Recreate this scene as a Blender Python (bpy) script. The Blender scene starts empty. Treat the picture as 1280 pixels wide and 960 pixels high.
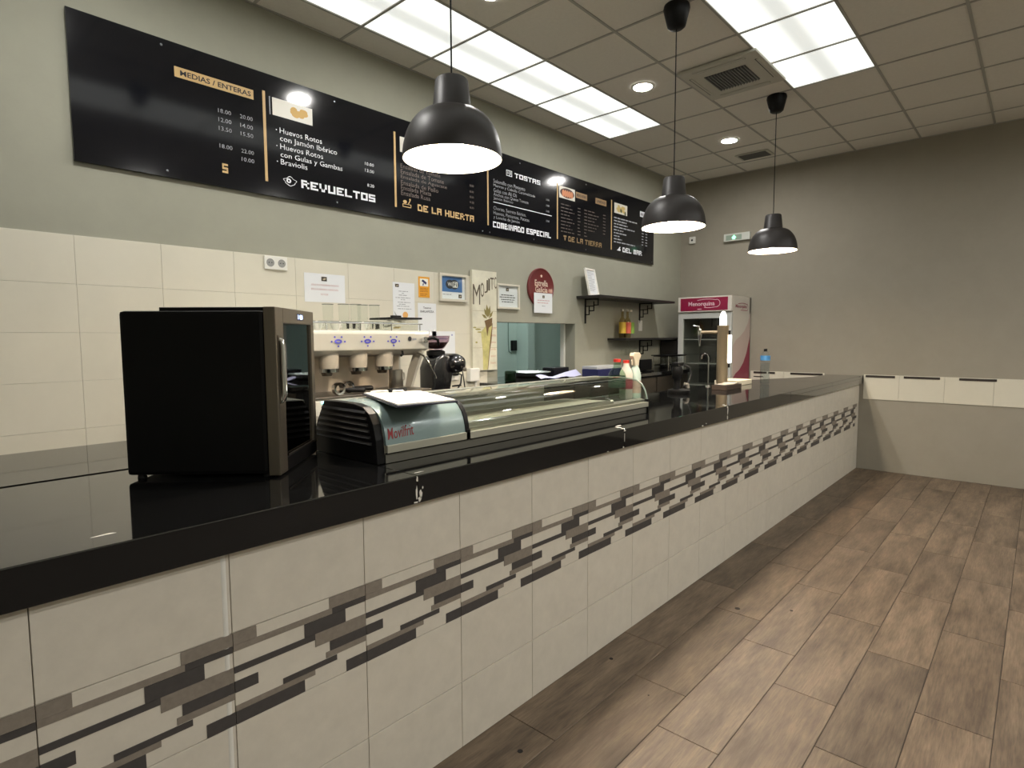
import bpy, bmesh, math, random
from mathutils import Vector, Matrix
random.seed(7)
S = bpy.context.scene
COL = S.collection

# ------------------------------------------------------------------ camera
RIGHT = Vector((0.6711431, -0.74130904, -0.00527702))
DOWN = Vector((-0.0616923, -0.04875657, -0.99690363))
FWD = Vector((0.73875639, 0.66939055, -0.0784557))
cam = bpy.data.cameras.new('camera'); cam.sensor_width = 36; cam.lens = 730.1 / 1280 * 36
cam.clip_start = 0.05; cam.clip_end = 100
co = bpy.data.objects.new('camera', cam); COL.objects.link(co)
co.matrix_world = Matrix(((RIGHT.x, -DOWN.x, -FWD.x, 0), (RIGHT.y, -DOWN.y, -FWD.y, -1.515),
                          (RIGHT.z, -DOWN.z, -FWD.z, 1.5062), (0, 0, 0, 1)))
S.camera = co
# ------------------------------------------------------------------ world, exposure, lamp strengths
w = bpy.data.worlds.new('world'); S.world = w; w.use_nodes = True
w.node_tree.nodes['Background'].inputs[0].default_value = (.05, .05, .055, 1)
w.node_tree.nodes['Background'].inputs[1].default_value = 0.3
S.view_settings.view_transform = 'Standard'; S.view_settings.look = 'None'
S.view_settings.exposure = 0.9; S.view_settings.gamma = 1; S.view_settings.use_curve_mapping = False
PANEL_E = 0.62      # fluorescent ceiling panels
DOWN_E = 275.0       # small LED downlights
BULB_E = 300.0       # pendant bulbs
BULB_C = (1, .86, .68); DOWN_C = (1.0, .975, .935); PANEL_C = (.97, 1.0, .95)

# ------------------------------------------------------------------ materials
def lin(c):
    return tuple(((v / 255) / 12.92 if v / 255 <= .04045 else ((v / 255 + .055) / 1.055) ** 2.4) for v in c) + (1,)
MC = {}
def mat(name, c, rough=.6, metal=0, noise=0, scale=8, emit=None, es=0, spec=None, coat=0, bump=0, rnd=0, stretch=None, alpha=None):
    if name in MC: return MC[name]
    m = bpy.data.materials.new(name); m.use_nodes = True; MC[name] = m
    nt = m.node_tree; b = nt.nodes['Principled BSDF']; c = lin(c)
    b.inputs['Base Color'].default_value = c; b.inputs['Roughness'].default_value = rough
    b.inputs['Metallic'].default_value = metal
    if spec is not None: b.inputs['Specular IOR Level'].default_value = spec
    if coat: b.inputs['Coat Weight'].default_value = coat; b.inputs['Coat Roughness'].default_value = .08
    if emit: b.inputs['Emission Color'].default_value = tuple(emit) + (1,); b.inputs['Emission Strength'].default_value = es
    tc = nt.nodes.new('ShaderNodeTexCoord'); vec = tc.outputs['Object']
    if rnd or noise:
        oi = nt.nodes.new('ShaderNodeObjectInfo')
        add = nt.nodes.new('ShaderNodeVectorMath'); add.operation = 'ADD'
        mu = nt.nodes.new('ShaderNodeVectorMath'); mu.operation = 'SCALE'; mu.inputs[0].default_value = (13, 7, 5)
        nt.links.new(oi.outputs['Random'], mu.inputs['Scale'])
        nt.links.new(vec, add.inputs[0]); nt.links.new(mu.outputs[0], add.inputs[1]); vec = add.outputs[0]
        if stretch:
            mp = nt.nodes.new('ShaderNodeMapping'); mp.inputs['Scale'].default_value = stretch
            nt.links.new(vec, mp.inputs[0]); vec = mp.outputs[0]
    if noise:
        n = nt.nodes.new('ShaderNodeTexNoise'); n.inputs['Scale'].default_value = scale; n.inputs['Detail'].default_value = 5
        n.inputs['Roughness'].default_value = .65
        nt.links.new(vec, n.inputs['Vector'])
        h = nt.nodes.new('ShaderNodeHueSaturation'); h.inputs['Color'].default_value = c
        mr = nt.nodes.new('ShaderNodeMapRange'); mr.inputs[1].default_value = .3; mr.inputs[2].default_value = .7
        mr.inputs[3].default_value = 1 - noise; mr.inputs[4].default_value = 1 + noise
        nt.links.new(n.outputs['Fac'], mr.inputs[0])
        out = mr.outputs[0]
        if rnd:
            m2 = nt.nodes.new('ShaderNodeMapRange'); m2.inputs[3].default_value = 1 - rnd; m2.inputs[4].default_value = 1 + rnd
            nt.links.new(oi.outputs['Random'], m2.inputs[0])
            m3 = nt.nodes.new('ShaderNodeMath'); m3.operation = 'MULTIPLY'
            nt.links.new(out, m3.inputs[0]); nt.links.new(m2.outputs[0], m3.inputs[1]); out = m3.outputs[0]
        nt.links.new(out, h.inputs['Value']); nt.links.new(h.outputs[0], b.inputs['Base Color'])
        if bump:
            bp = nt.nodes.new('ShaderNodeBump'); bp.inputs['Strength'].default_value = bump; bp.inputs['Distance'].default_value = .01
            nt.links.new(n.outputs['Fac'], bp.inputs['Height']); nt.links.new(bp.outputs[0], b.inputs['Normal'])
    return m
def glass(name, tint=(253, 254, 253), ior=1.45, rough=.03, refl=1.0):
    if name in MC: return MC[name]
    m = bpy.data.materials.new(name); m.use_nodes = True; MC[name] = m
    nt = m.node_tree; nt.nodes.remove(nt.nodes['Principled BSDF']); o = nt.nodes['Material Output']
    t = nt.nodes.new('ShaderNodeBsdfTransparent'); t.inputs[0].default_value = lin(tint)
    g = nt.nodes.new('ShaderNodeBsdfGlossy'); g.inputs['Roughness'].default_value = rough
    g.inputs[0].default_value = (refl, refl, refl, 1)
    f = nt.nodes.new('ShaderNodeFresnel'); f.inputs[0].default_value = ior
    x = nt.nodes.new('ShaderNodeMixShader')
    ge = nt.nodes.new('ShaderNodeNewGeometry'); mm = nt.nodes.new('ShaderNodeMath'); mm.operation = 'SUBTRACT'; mm.inputs[0].default_value = 1; mm.use_clamp = True
    nt.links.new(ge.outputs['Backfacing'], mm.inputs[1]); m4 = nt.nodes.new('ShaderNodeMath'); m4.operation = 'MULTIPLY'
    nt.links.new(f.outputs[0], m4.inputs[0]); nt.links.new(mm.outputs[0], m4.inputs[1])
    nt.links.new(m4.outputs[0], x.inputs[0]); nt.links.new(t.outputs[0], x.inputs[1]); nt.links.new(g.outputs[0], x.inputs[2])
    nt.links.new(x.outputs[0], o.inputs[0])
    return m
def emis(name, c, s):
    if name in MC: return MC[name]
    m = bpy.data.materials.new(name); m.use_nodes = True; MC[name] = m
    b = m.node_tree.nodes['Principled BSDF']; b.inputs['Base Color'].default_value = (.8, .8, .8, 1)
    b.inputs['Emission Color'].default_value = tuple(c) + (1,); b.inputs['Emission Strength'].default_value = s
    return m

WALL = mat('wall_paint', (156, 155, 140), .85, noise=.035, scale=5, bump=.15)
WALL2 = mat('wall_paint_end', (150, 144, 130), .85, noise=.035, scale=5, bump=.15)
CREAM = mat('cream_glazed_tile', (212, 207, 190), .35, noise=.02, scale=6)
CTILE = mat('stone_cream_tile', (214, 207, 193), .42, noise=.05, scale=14, rnd=.015, bump=.05)
GROUT = mat('grout', (112, 102, 88), .9)
MGREY = mat('mosaic_taupe', (136, 127, 116), .45, noise=.12, scale=60)
MDARK = mat('mosaic_charcoal', (72, 69, 68), .4, noise=.1, scale=50)
MWHITE = mat('mosaic_cream', (222, 215, 201), .42, noise=.03, scale=30)
GRANITE = mat('black_granite', (18, 18, 18), .05, noise=.35, scale=150, spec=.9)
CHIP = mat('white_chip', (225, 220, 210), .8)
CEIL = mat('ceiling_board', (226, 222, 212), .9, noise=.03, scale=40)
RAIL = mat('ceiling_rail', (170, 168, 160), .6)
BLACK = mat('black_plastic', (11, 11, 12), .42, spec=.22)
BLACKM = mat('black_matt', (22, 22, 23), .7)
SHADE = mat('dark_grey_shade', (44, 41, 40), .45, spec=.35)
SHADEIN = mat('white_shade_inside', (240, 232, 218), .6)
STEEL = mat('brushed_steel', (190, 184, 174), .28, 1)
STEELD = mat('dark_steel', (120, 112, 102), .35, 1)
CHROME = mat('chrome', (225, 225, 225), .08, 1)
WHITE = mat('white_plastic', (228, 226, 218), .35)
PAPER = mat('paper', (226, 228, 230), .8)
BOARD = mat('menu_board_black', (16, 17, 22), .10, spec=.5)
GOLD = mat('gold_print', (196, 164, 110), .5)
LWHITE = mat('white_print', (226, 228, 232), .5)
LGREY = mat('grey_print', (150, 152, 156), .5)
LDIM = mat('brownish_print', (104, 92, 84), .5)
INK = mat('dark_ink', (40, 40, 44), .7)
RED = mat('red_ink', (190, 70, 70), .7)
GLASS = glass('clear_glass')
GLASST = glass('case_glass', (246, 249, 247), 1.75, .02)
PLANK = None

# ------------------------------------------------------------------ mesh helpers
class MB:
    def __init__(s): s.v = []; s.f = []
    def add(s, vs, fs):
        n = len(s.v); s.v += [tuple(v) for v in vs]; s.f += [tuple(i + n for i in f) for f in fs]; return s
    def box(s, x0, x1, y0, y1, z0, z1):
        vs = [(x, y, z) for z in (z0, z1) for y in (y0, y1) for x in (x0, x1)]
        return s.add(vs, [(0, 2, 3, 1), (4, 5, 7, 6), (0, 1, 5, 4), (2, 6, 7, 3), (0, 4, 6, 2), (1, 3, 7, 5)])
    def prism(s, poly, a, b, axis='x'):
        # poly: 2D points; extruded from a to b along axis
        n = len(poly)
        def P(p, t): return {'x': (t, p[0], p[1]), 'y': (p[0], t, p[1]), 'z': (p[0], p[1], t)}[axis]
        vs = [P(p, a) for p in poly] + [P(p, b) for p in poly]
        return s.add(vs, [tuple(range(n)), tuple(range(2 * n - 1, n - 1, -1))] + [(i, (i + 1) % n, n + (i + 1) % n, n + i) for i in range(n)])
    def frus(s, p0, p1, r0, r1, n=16, caps=True):
        p0 = Vector(p0); p1 = Vector(p1); d = (p1 - p0).normalized(); u = d.orthogonal().normalized(); w_ = d.cross(u)
        vs = [p + (u * math.cos(2 * math.pi * i / n) + w_ * math.sin(2 * math.pi * i / n)) * r for p, r in ((p0, r0), (p1, r1)) for i in range(n)]
        fs = [(i, (i + 1) % n, n + (i + 1) % n, n + i) for i in range(n)]
        if caps: fs += [tuple(range(n - 1, -1, -1)), tuple(range(n, 2 * n))]
        return s.add(vs, fs)
    def lathe(s, c, prof, n=32, close=False, axis='z'):
        def P(r, h, a):
            u, v_ = r * math.cos(a), r * math.sin(a)
            return {'z': (c[0] + u, c[1] + v_, c[2] + h), 'y': (c[0] + u, c[1] + h, c[2] + v_), 'x': (c[0] + h, c[1] + u, c[2] + v_)}[axis]
        vs = [P(r, h, 2 * math.pi * i / n) for r, h in prof for i in range(n)]
        m = len(prof); fs = []
        for j in range(m if close else m - 1):
            k = (j + 1) % m
            fs += [(j * n + i, j * n + (i + 1) % n, k * n + (i + 1) % n, k * n + i) for i in range(n)]
        return s.add(vs, fs)
    def tube(s, pts, r, n=8):
        pts = [Vector(p) for p in pts]; rings = []; u = None
        for i, p in enumerate(pts):
            d = (pts[min(i + 1, len(pts) - 1)] - pts[max(i - 1, 0)]).normalized()
            u = d.orthogonal().normalized() if u is None else (u - d * u.dot(d)).normalized()
            w_ = d.cross(u); rr = r[i] if isinstance(r, (list, tuple)) else r
            rings.append([p + (u * math.cos(2 * math.pi * k / n) + w_ * math.sin(2 * math.pi * k / n)) * rr for k in range(n)])
        vs = [v for g in rings for v in g]; m = len(rings)
        fs = [(j * n + i, j * n + (i + 1) % n, (j + 1) * n + (i + 1) % n, (j + 1) * n + i) for j in range(m - 1) for i in range(n)]
        fs += [tuple(range(n - 1, -1, -1)), tuple(range((m - 1) * n, m * n))]
        return s.add(vs, fs)
    def xf(s, M): s.v = [tuple(M @ Vector(v)) for v in s.v]; return s
ORG = {}
def org(p): return ORG.get(p.name, Vector((0, 0, 0))) if p else Vector((0, 0, 0))
def build(name, mb, m, parent=None, smooth=False, bevel=0, at=None, local=False, seg=2, ang=None):
    """link a mesh; coordinates in mb are world ones (or the parent's own ones if local)."""
    o0 = Vector(at) if at is not None else (org(parent) if parent else Vector((0, 0, 0)))
    if local: o0 = Vector((0, 0, 0))
    me = bpy.data.meshes.new(name); me.from_pydata([tuple(Vector(v) - o0) for v in mb.v], [], mb.f)
    bm = bmesh.new(); bm.from_mesh(me); bmesh.ops.recalc_face_normals(bm, faces=bm.faces)
    if bevel:
        es = [e for e in bm.edges if len(e.link_faces) == 2 and e.calc_face_angle() > .6]
        bmesh.ops.bevel(bm, geom=es, offset=bevel, segments=seg, profile=.6, affect='EDGES')
    bm.to_mesh(me); bm.free()
    if smooth:
        me.shade_smooth()
        try: me.set_sharp_from_angle(angle=ang or .7)
        except Exception: pass
    me.materials.append(m)
    o = bpy.data.objects.new(name, me); COL.objects.link(o)
    if parent: o.parent = parent
    if at is not None and not local: o.location = o0 - (org(parent) if parent else Vector((0, 0, 0)))
    ORG[o.name] = o0 if not local else org(parent)
    return o
def tag(o, label, cat, group=None):
    o['label'] = label; o['category'] = cat
    if group: o['group'] = group
    return o
def thing(name, label, cat, loc, group=None, rz=0):
    o = bpy.data.objects.new(name, None); COL.objects.link(o); o.location = loc; o.rotation_euler = (0, 0, rz)
    o.empty_display_size = .05; ORG[o.name] = Vector(loc)
    return tag(o, label, cat, group)
def one(name, mb, m, label, cat, at, group=None, **k):
    return tag(build(name, mb, m, None, at=at, **k), label, cat, group)
def struct(name, mb, m, **k):
    o = build(name, mb, m, None, **k); o['kind'] = 'structure'; return o
def share(o, name, parent, loc, label=None, m=None):
    c = o.copy(); c.name = name; COL.objects.link(c); c.parent = parent; c.location = Vector(loc) - org(parent)
    ORG[c.name] = Vector(loc)
    for k in list(c.keys()):
        if k in ('label', 'category', 'group'): del c[k]
    if label: c['label'] = label
    return c
def dup(t, loc, label, group=None, rz=None):
    def rec(o, p):
        c = o.copy(); COL.objects.link(c)
        if p: c.parent = p; c.matrix_parent_inverse = o.matrix_parent_inverse
        for ch in KIDS.get(o.name, []) or [x for x in bpy.data.objects if x.parent == o]: rec(ch, c)
        return c
    c = rec(t, None); c.location = loc; c['label'] = label
    if group: c['group'] = group
    if rz is not None: c.rotation_euler = (0, 0, rz)
    ORG[c.name] = Vector(loc); return c
KIDS = {}
# text --------------------------------------------------------------
TXC = {}
def textgeo(body, thick=0):
    k = (body, thick)
    if k in TXC: return TXC[k]
    cu = bpy.data.curves.new('t', 'FONT'); cu.body = body; cu.resolution_u = 2; cu.offset = thick
    o = bpy.data.objects.new('t', cu); me = bpy.data.meshes.new_from_object(o)
    vs = [v.co.copy() for v in me.vertices]; fs = [tuple(p.vertices) for p in me.polygons]
    bpy.data.objects.remove(o); bpy.data.curves.remove(cu); bpy.data.meshes.remove(me)
    TXC[k] = (vs, fs); return vs, fs
def face(plane, d):
    """map (along, up, out) to world. plane 'Y': faces -Y at y=d; 'X': faces -X at x=d; 'Z': lies flat"""
    if plane == 'Y': return lambda a, b, c: (a, d - c, b)
    if plane == 'X': return lambda a, b, c: (d - c, -a, b)
def put_text(mb, F, body, a0, a1, b0, b1, thick=0, out=.0012):
    vs, fs = textgeo(body, thick)
    xs = [v.x for v in vs]; ys = [v.y for v in vs]; x0, x1, y0, y1 = min(xs), max(xs), min(ys), max(ys)
    mb.add([F(a0 + (v.x - x0) / (x1 - x0) * (a1 - a0), b0 + (v.y - y0) / (y1 - y0) * (b1 - b0), out) for v in vs], fs)
def put_rect(mb, F, a0, a1, b0, b1, out=.001, th=.001):
    vs = [F(a, b, c) for c in (out - th, out) for b in (b0, b1) for a in (a0, a1)]
    mb.add(vs, [(0, 2, 3, 1), (4, 5, 7, 6), (0, 1, 5, 4), (2, 6, 7, 3), (0, 4, 6, 2), (1, 3, 7, 5)])
def put_poly(mb, F, pts, out=.0012):
    mb.add([F(a, b, out) for a, b in pts], [tuple(range(len(pts)))])
def put_oval(mb, F, a, b, ra, rb, out=.0012, n=24):
    put_poly(mb, F, [(a + ra * math.cos(2 * math.pi * i / n), b + rb * math.sin(2 * math.pi * i / n)) for i in range(n)], out)
GL = {'A': '11111,10001,11111,10001,10001', 'B': '11110,10001,11110,10001,11111', 'C': '11111,10000,10000,10000,11111',
      'D': '11110,10001,10001,10001,11111', 'E': '11111,10000,11110,10000,11111', 'H': '10001,10001,11111,10001,10001',
      'I': '00100,00100,00100,00100,00100', 'L': '10000,10000,10000,10000,11111', 'M': '11111,10101,10101,10101,10101',
      'N': '11001,11001,10101,10011,10011', 'O': '11111,10001,10001,10001,11111', 'P': '11111,10001,11111,10000,10000',
      'R': '11110,10001,11110,10010,10001', 'S': '11111,10000,11111,00001,11111', 'T': '11111,00100,00100,00100,00100',
      'U': '10001,10001,10001,10001,11111', 'V': '10001,10001,10001,01010,01110'}
def block_text(mb, F, body, a0, a1, b0, b1, out=.0012):
    """the heavy square capitals of the menu headings"""
    adv = [.45 if c == ' ' else (.5 if c == 'I' else 1) for c in body]; gap = .16
    tot = sum(adv) + gap * (len(body) - 1); u = (a1 - a0) / tot; x = a0
    cols = [0, .27, .42, .58, .73, 1]; rows = [1, .77, .615, .385, .23, 0]
    for c, ad in zip(body, adv):
        if c != ' ':
            if c == 'I': put_rect(mb, F, x + .1 * u, x + .4 * u, b0, b1, out, .0006)
            else:
                g = GL[c].split(',')
                cw = [0, .27, .38, .62, .73, 1] if c in 'TMN' else cols
                for r, row in enumerate(g):
                    q = 0
                    while q < 5:
                        if row[q] == '1':
                            e = q
                            while e < 5 and row[e] == '1': e += 1
                            put_rect(mb, F, x + cw[q] * u, x + cw[e] * u, b0 + rows[r + 1] * (b1 - b0), b0 + rows[r] * (b1 - b0), out, .0006)
                            q = e
                        else: q += 1
        x += (ad + gap) * u

# ================================================================== SETTING
YW = 2.2; XE = 7.55; ZC = 3.57
def M4(a): return a
base = struct('floor', MB().box(-2.5, XE + .2, -5, 5, -.12, -.003), mat('floor_joint', (62, 54, 46), .8))
# plank material
def plank_mat():
    m = bpy.data.materials.new('wood_look_plank'); m.use_nodes = True; nt = m.node_tree; b = nt.nodes['Principled BSDF']
    b.inputs['Roughness'].default_value = .5
    tc = nt.nodes.new('ShaderNodeTexCoord'); oi = nt.nodes.new('ShaderNodeObjectInfo')
    sc = nt.nodes.new('ShaderNodeVectorMath'); sc.operation = 'SCALE'; sc.inputs[0].default_value = (31, 17, 11)
    ad = nt.nodes.new('ShaderNodeVectorMath'); nt.links.new(oi.outputs['Random'], sc.inputs['Scale'])
    nt.links.new(tc.outputs['Object'], ad.inputs[0]); nt.links.new(sc.outputs[0], ad.inputs[1])
    def nz(scale, st, det):
        mp = nt.nodes.new('ShaderNodeMapping'); mp.inputs['Scale'].default_value = st; nt.links.new(ad.outputs[0], mp.inputs[0])
        n = nt.nodes.new('ShaderNodeTexNoise'); n.inputs['Scale'].default_value = scale; n.inputs['Detail'].default_value = det
        n.inputs['Roughness'].default_value = .7; nt.links.new(mp.outputs[0], n.inputs[0]); return n
    fine = nz(7, (1.5, 22, 1), 6); broad = nz(2.6, (1, 5, 1), 3)
    r1 = nt.nodes.new('ShaderNodeValToRGB'); e = r1.color_ramp.elements
    e[0].position = .33; e[0].color = lin((84, 71, 58)); e[1].position = .66; e[1].color = lin((123, 107, 89))
    nt.links.new(broad.outputs['Fac'], r1.inputs[0])
    r2 = nt.nodes.new('ShaderNodeValToRGB'); e = r2.color_ramp.elements
    e[0].position = .33; e[0].color = (.52, .50, .48, 1); e[1].position = .62; e[1].color = (1.08, 1.06, 1.04, 1)
    nt.links.new(fine.outputs['Fac'], r2.inputs[0])
    mx = nt.nodes.new('ShaderNodeMix'); mx.data_type = 'RGBA'; mx.blend_type = 'MULTIPLY'; mx.inputs[0].default_value = .8
    nt.links.new(r1.outputs[0], mx.inputs[6]); nt.links.new(r2.outputs[0], mx.inputs[7])
    hs = nt.nodes.new('ShaderNodeHueSaturation'); mr = nt.nodes.new('ShaderNodeMapRange'); mr.inputs[3].default_value = .82; mr.inputs[4].default_value = 1.12
    nt.links.new(oi.outputs['Random'], mr.inputs[0]); nt.links.new(mr.outputs[0], hs.inputs['Value'])
    nt.links.new(mx.outputs[2], hs.inputs['Color']); nt.links.new(hs.outputs[0], b.inputs['Base Color'])
    bp = nt.nodes.new('ShaderNodeBump'); bp.inputs['Strength'].default_value = .12; bp.inputs['Distance'].default_value = .004
    nt.links.new(fine.outputs['Fac'], bp.inputs['Height']); nt.links.new(bp.outputs[0], b.inputs['Normal'])
    return m
PLANK = plank_mat(); ORG[base.name] = Vector((0, 0, 0))
protoP = None; starts = [0.765, 0.465, 0.22, -0.07, 0.50, 0.10, 0.62, .3, -.1]
for r in range(9):
    y1 = (.010 - .2435 * r - .0015) if r else .003; y0 = .010 - .2435 * (r + 1) + .0015
    x = starts[r] - .88
    while x < XE - .02:
        xe = min(x + .877, XE - .005)
        if protoP is None or xe - x < .87 or r == 0:
            p = build('plank', MB().box(x, xe, y0, y1, -.01, 0), PLANK, base, at=(x, y0, 0), bevel=.0012, seg=1)
            if protoP is None and r == 1 and xe - x > .87: protoP = p
        else: p = share(protoP, 'plank', base, (x, y0, 0))
        x += .88
STAIN = mat('dark_spot', (28, 24, 22), .8)
for (x, y, r) in [(2.263, -.085, .009), (3.164, -.331, .014), (2.127, -.356, .004), (1.515, -.173, .010), (3.335, -.563, .008)]:
    build('stain', MB().lathe((x, y, 0), [(0.0001, .0012), (r, .0010), (r * 1.05, .0001)], 10), STAIN, base)

# back wall with pass-through opening
OX0, OX1, OZ0, OZ1 = 3.90, 5.11, 1.09, 1.655
wb = MB()
wb.box(-2.5, OX0, YW, YW + .16, 0, ZC).box(OX1, XE + .2, YW, YW + .16, 0, ZC)
wb.box(OX0, OX1, YW, YW + .16, 0, OZ0).box(OX0, OX1, YW, YW + .16, OZ1, ZC)
wall = struct('wall_back', wb, WALL)
struct('wall_right', MB().box(XE, XE + .15, -5, YW, 0, ZC), WALL2)
struct('wall_left', MB().box(-2.65, -2.5, -5, 5, 0, ZC), WALL)
struct('wall_front', MB().box(-2.5, XE + .15, -5.15, -5, 0, ZC), WALL)
TEAL = mat('kitchen_teal_wall', (164, 184, 176), .6, noise=.02, scale=3)
struct('wall_kitchen', MB().box(2.5, 8.5, 4.6, 4.7, 0, 2.9).box(2.4, 2.5, 2.36, 4.7, 0, 2.9).box(8.5, 8.6, 2.36, 4.7, 0, 2.9)
       .box(6.86, 7.02, 4.36, 4.6, 0, 2.9), TEAL)
struct('ceiling_kitchen', MB().box(2.4, 8.6, 2.36, 4.7, 2.9, 3.0), WHITE)
struct('trim_1', MB().box(OX0 - .0, OX0 + .03, YW + .13, YW + .18, OZ0, OZ1).box(OX1 - .025, OX1 + .0, YW + .13, YW + .18, OZ0, OZ1), WHITE)
# cream tile dado on the back wall
tp = None
tilew = .4
for i in range(-5, 10):
    for j in range(5):
        x0 = -.05 + i * tilew; x1 = x0 + tilew; z1 = 2.045 - .25 * j; z0 = z1 - .25
        if x1 > 3.76: x1 = 3.76
        if x1 - x0 < .03: continue
        if x1 - x0 > .39 and tp: share(tp, 'tile', wall, (x0, YW, z0)); continue
        t = build('tile', MB().box(x0 + .0005, x1 - .0005, YW - .008, YW + .002, z0 + .0005, z1 - .0005), CREAM, wall, at=(x0, YW, z0), bevel=.0008, seg=1)
        if tp is None and x1 - x0 > .39: tp = t
# low tiled border on the end wall
we = bpy.data.objects['wall_right']
for i in range(8):
    y1 = 1.22 - i * .4
    if i == 3: y1 = -.04
    if i == 2: y1 = .42
    build('tile', MB().box(XE - .008, XE + .002, (.365 if i == 2 else y1 - .399) if i != 3 else -.379, (y1 - .001), .80, 1.075), CREAM, we, at=(XE, y1, .80), bevel=.0012, seg=1)
for (a, b) in [(1.18, 1.02), (1.0, .92), (.74, .38), (-.06, -.34), (-.42, -.74), (-.9, -1.2)]:
    build('dark_tile_strip', MB().box(XE - .012, XE - .004, b, a, 1.045, 1.07), mat('dark_strip', (52, 44, 40), .4), we)
for (a, b) in [(1.18, 1.06)]:
    build('dark_tile_strip', MB().box(XE - .012, XE - .004, b, a, 1.0, 1.012), MC['dark_strip'], we)

# ceiling: slab above, tiles and rails
ce = struct('ceiling', MB().box(-2.5, XE + .15, -5, YW + .16, ZC + .06, ZC + .12), mat('plenum', (60, 60, 58), .9))
gx = [2.335 + .6 * k for k in range(-8, 9)] + [XE]
gx = [g for g in gx if g > -2.5]; gy = [1.93 - .6 * k for k in range(0, 12)]
ys = [YW] + gy
tpc = None
def is_panel(x0, y0):
    return (abs(y0 - 1.33) < .02 or abs(y0 + .47) < .02) and -.1 < x0 < 5.3
panels = []
downs = [(2.635 + 1.8 * k, 1.03) for k in (-1, 0, 1, 2)] + [(2.635 + 1.8 * k, -3.17) for k in (-1, 0, 1, 2)] + [(2.635 + 1.8 * k, -4.37) for k in (-2, -1, 0, 1, 2)]  # both customer-side rows are added out of view to light the room
for xi in range(len(gx) - 1):
    for yi in range(len(ys) - 1):
        x0, x1, y1, y0 = gx[xi], gx[xi + 1], ys[yi], ys[yi + 1]
        if is_panel(x0, y0): panels.append((x0, x1, y0, y1)); continue
        full = x1 - x0 > .59 and y1 - y0 > .59
        if full and tpc: share(tpc, 'ceiling_tile', ce, (x0, y0, ZC)); continue
        t = build('ceiling_tile', MB().box(x0 + .007, x1 - .007, y0 + .007, y1 - .007, ZC + .001, ZC + .014), CEIL, ce, at=(x0, y0, ZC))
        if full and tpc is None: tpc = t
for g in gx[1:-1]: build('rail', MB().box(g - .009, g + .009, -5, YW, ZC - .004, ZC + .02), RAIL, ce)
for g in gy[:-1]: build('rail', MB().box(-2.5, XE, g - .009, g + .009, ZC - .0045, ZC + .02), RAIL, ce)
build('edge_trim', MB().box(-2.5, XE, YW - .018, YW, ZC - .004, ZC + .002).box(XE - .018, XE, -5, YW, ZC - .004, ZC + .002), RAIL, ce)

# ------------------------------------------------------------------ ceiling lamps
def panel_mat():
    m = bpy.data.materials.new('lit_diffuser'); m.use_nodes = True; nt = m.node_tree; b = nt.nodes['Principled BSDF']
    b.inputs['Base Color'].default_value = (.75, .75, .74, 1)
    tc = nt.nodes.new('ShaderNodeTexCoord'); sp = nt.nodes.new('ShaderNodeSeparateXYZ'); nt.links.new(tc.outputs['Object'], sp.inputs[0])
    # two tubes behind the opal sheet: brighter along each tube, dimmer between them
    ab = nt.nodes.new('ShaderNodeMath'); ab.operation = 'ABSOLUTE'; s1 = nt.nodes.new('ShaderNodeMath'); s1.operation = 'SUBTRACT'; s1.inputs[1].default_value = .30
    nt.links.new(sp.outputs['Y'], s1.inputs[0]); nt.links.new(s1.outputs[0], ab.inputs[0])
    mr = nt.nodes.new('ShaderNodeMapRange'); mr.interpolation_type = 'SMOOTHSTEP'; mr.inputs[1].default_value = .02; mr.inputs[2].default_value = .11
    mr.inputs[3].default_value = .6 * PANEL_E; mr.inputs[4].default_value = PANEL_E
    nt.links.new(ab.outputs[0], mr.inputs[0]); nt.links.new(mr.outputs[0], b.inputs['Emission Strength'])
    b.inputs['Emission Color'].default_value = PANEL_C + (1,)
    return m
LIT = panel_mat(); ORDN = ['last', 'second', 'third', 'fourth', 'fifth', 'sixth', 'seventh', 'eighth', 'ninth', 'tenth', 'eleventh']
pp = None
for (x0, x1, y0, y1) in sorted(panels, key=lambda p: (-p[2], -p[0])):
    wallrow = y0 > 1; k = round((4.735 - x0) / .6)
    where = 'row nearest the menu wall' if wallrow else 'row over the customer side'
    lab = ('white light panel at the far end of the %s' % where) if k == 0 else '%s white light panel from the far end of the %s' % (ORDN[k], where)
    grp = 'lit panels of the %s' % where
    if pp is None:
        t = thing('ceiling_light_panel', lab, 'ceiling light', (x0, y0, ZC), grp)
        build('diffuser', MB().box(x0 + .010, x1 - .010, y0 + .010, y1 - .010, ZC + .002, ZC + .006), LIT, t)
        fr = MB(); fr.box(x0 + .009, x1 - .009, y0 + .009, y1 - .009, ZC + .008, ZC + .05); build('housing', fr, WHITE, t); pp = t
    else: dup(pp, (x0, y0, ZC), lab, grp)
LED = emis('led_disc', DOWN_C, DOWN_E)
dl = None
names = {}
for i, (x, y) in enumerate(downs):
    row = 'behind the bar, over the service side' if y > 0 else ('added out of view over the customer side' if y > -4 else 'added out of view in the rear row over the tables')
    k = round((6.235 - x) / 1.8)
    lab = '%s round recessed downlight %s' % (['end-wall', 'second', 'third', 'fourth', 'fifth'][k], row)
    if dl is None:
        t = thing('downlight', lab, 'downlight', (x, y, ZC), 'round downlights in the ceiling')
        build('trim_ring', MB().lathe((x, y, ZC), [(.072, -.001), (.075, -.010), (.095, -.008), (.1, 0), (.072, -.001)], 32), WHITE, t, smooth=True)
        build('led_disc', MB().lathe((x, y, ZC), [(.0001, -.004), (.073, -.004)], 32), LED, t); dl = t
    else: dup(dl, (x, y, ZC), lab, 'round downlights in the ceiling')
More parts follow.
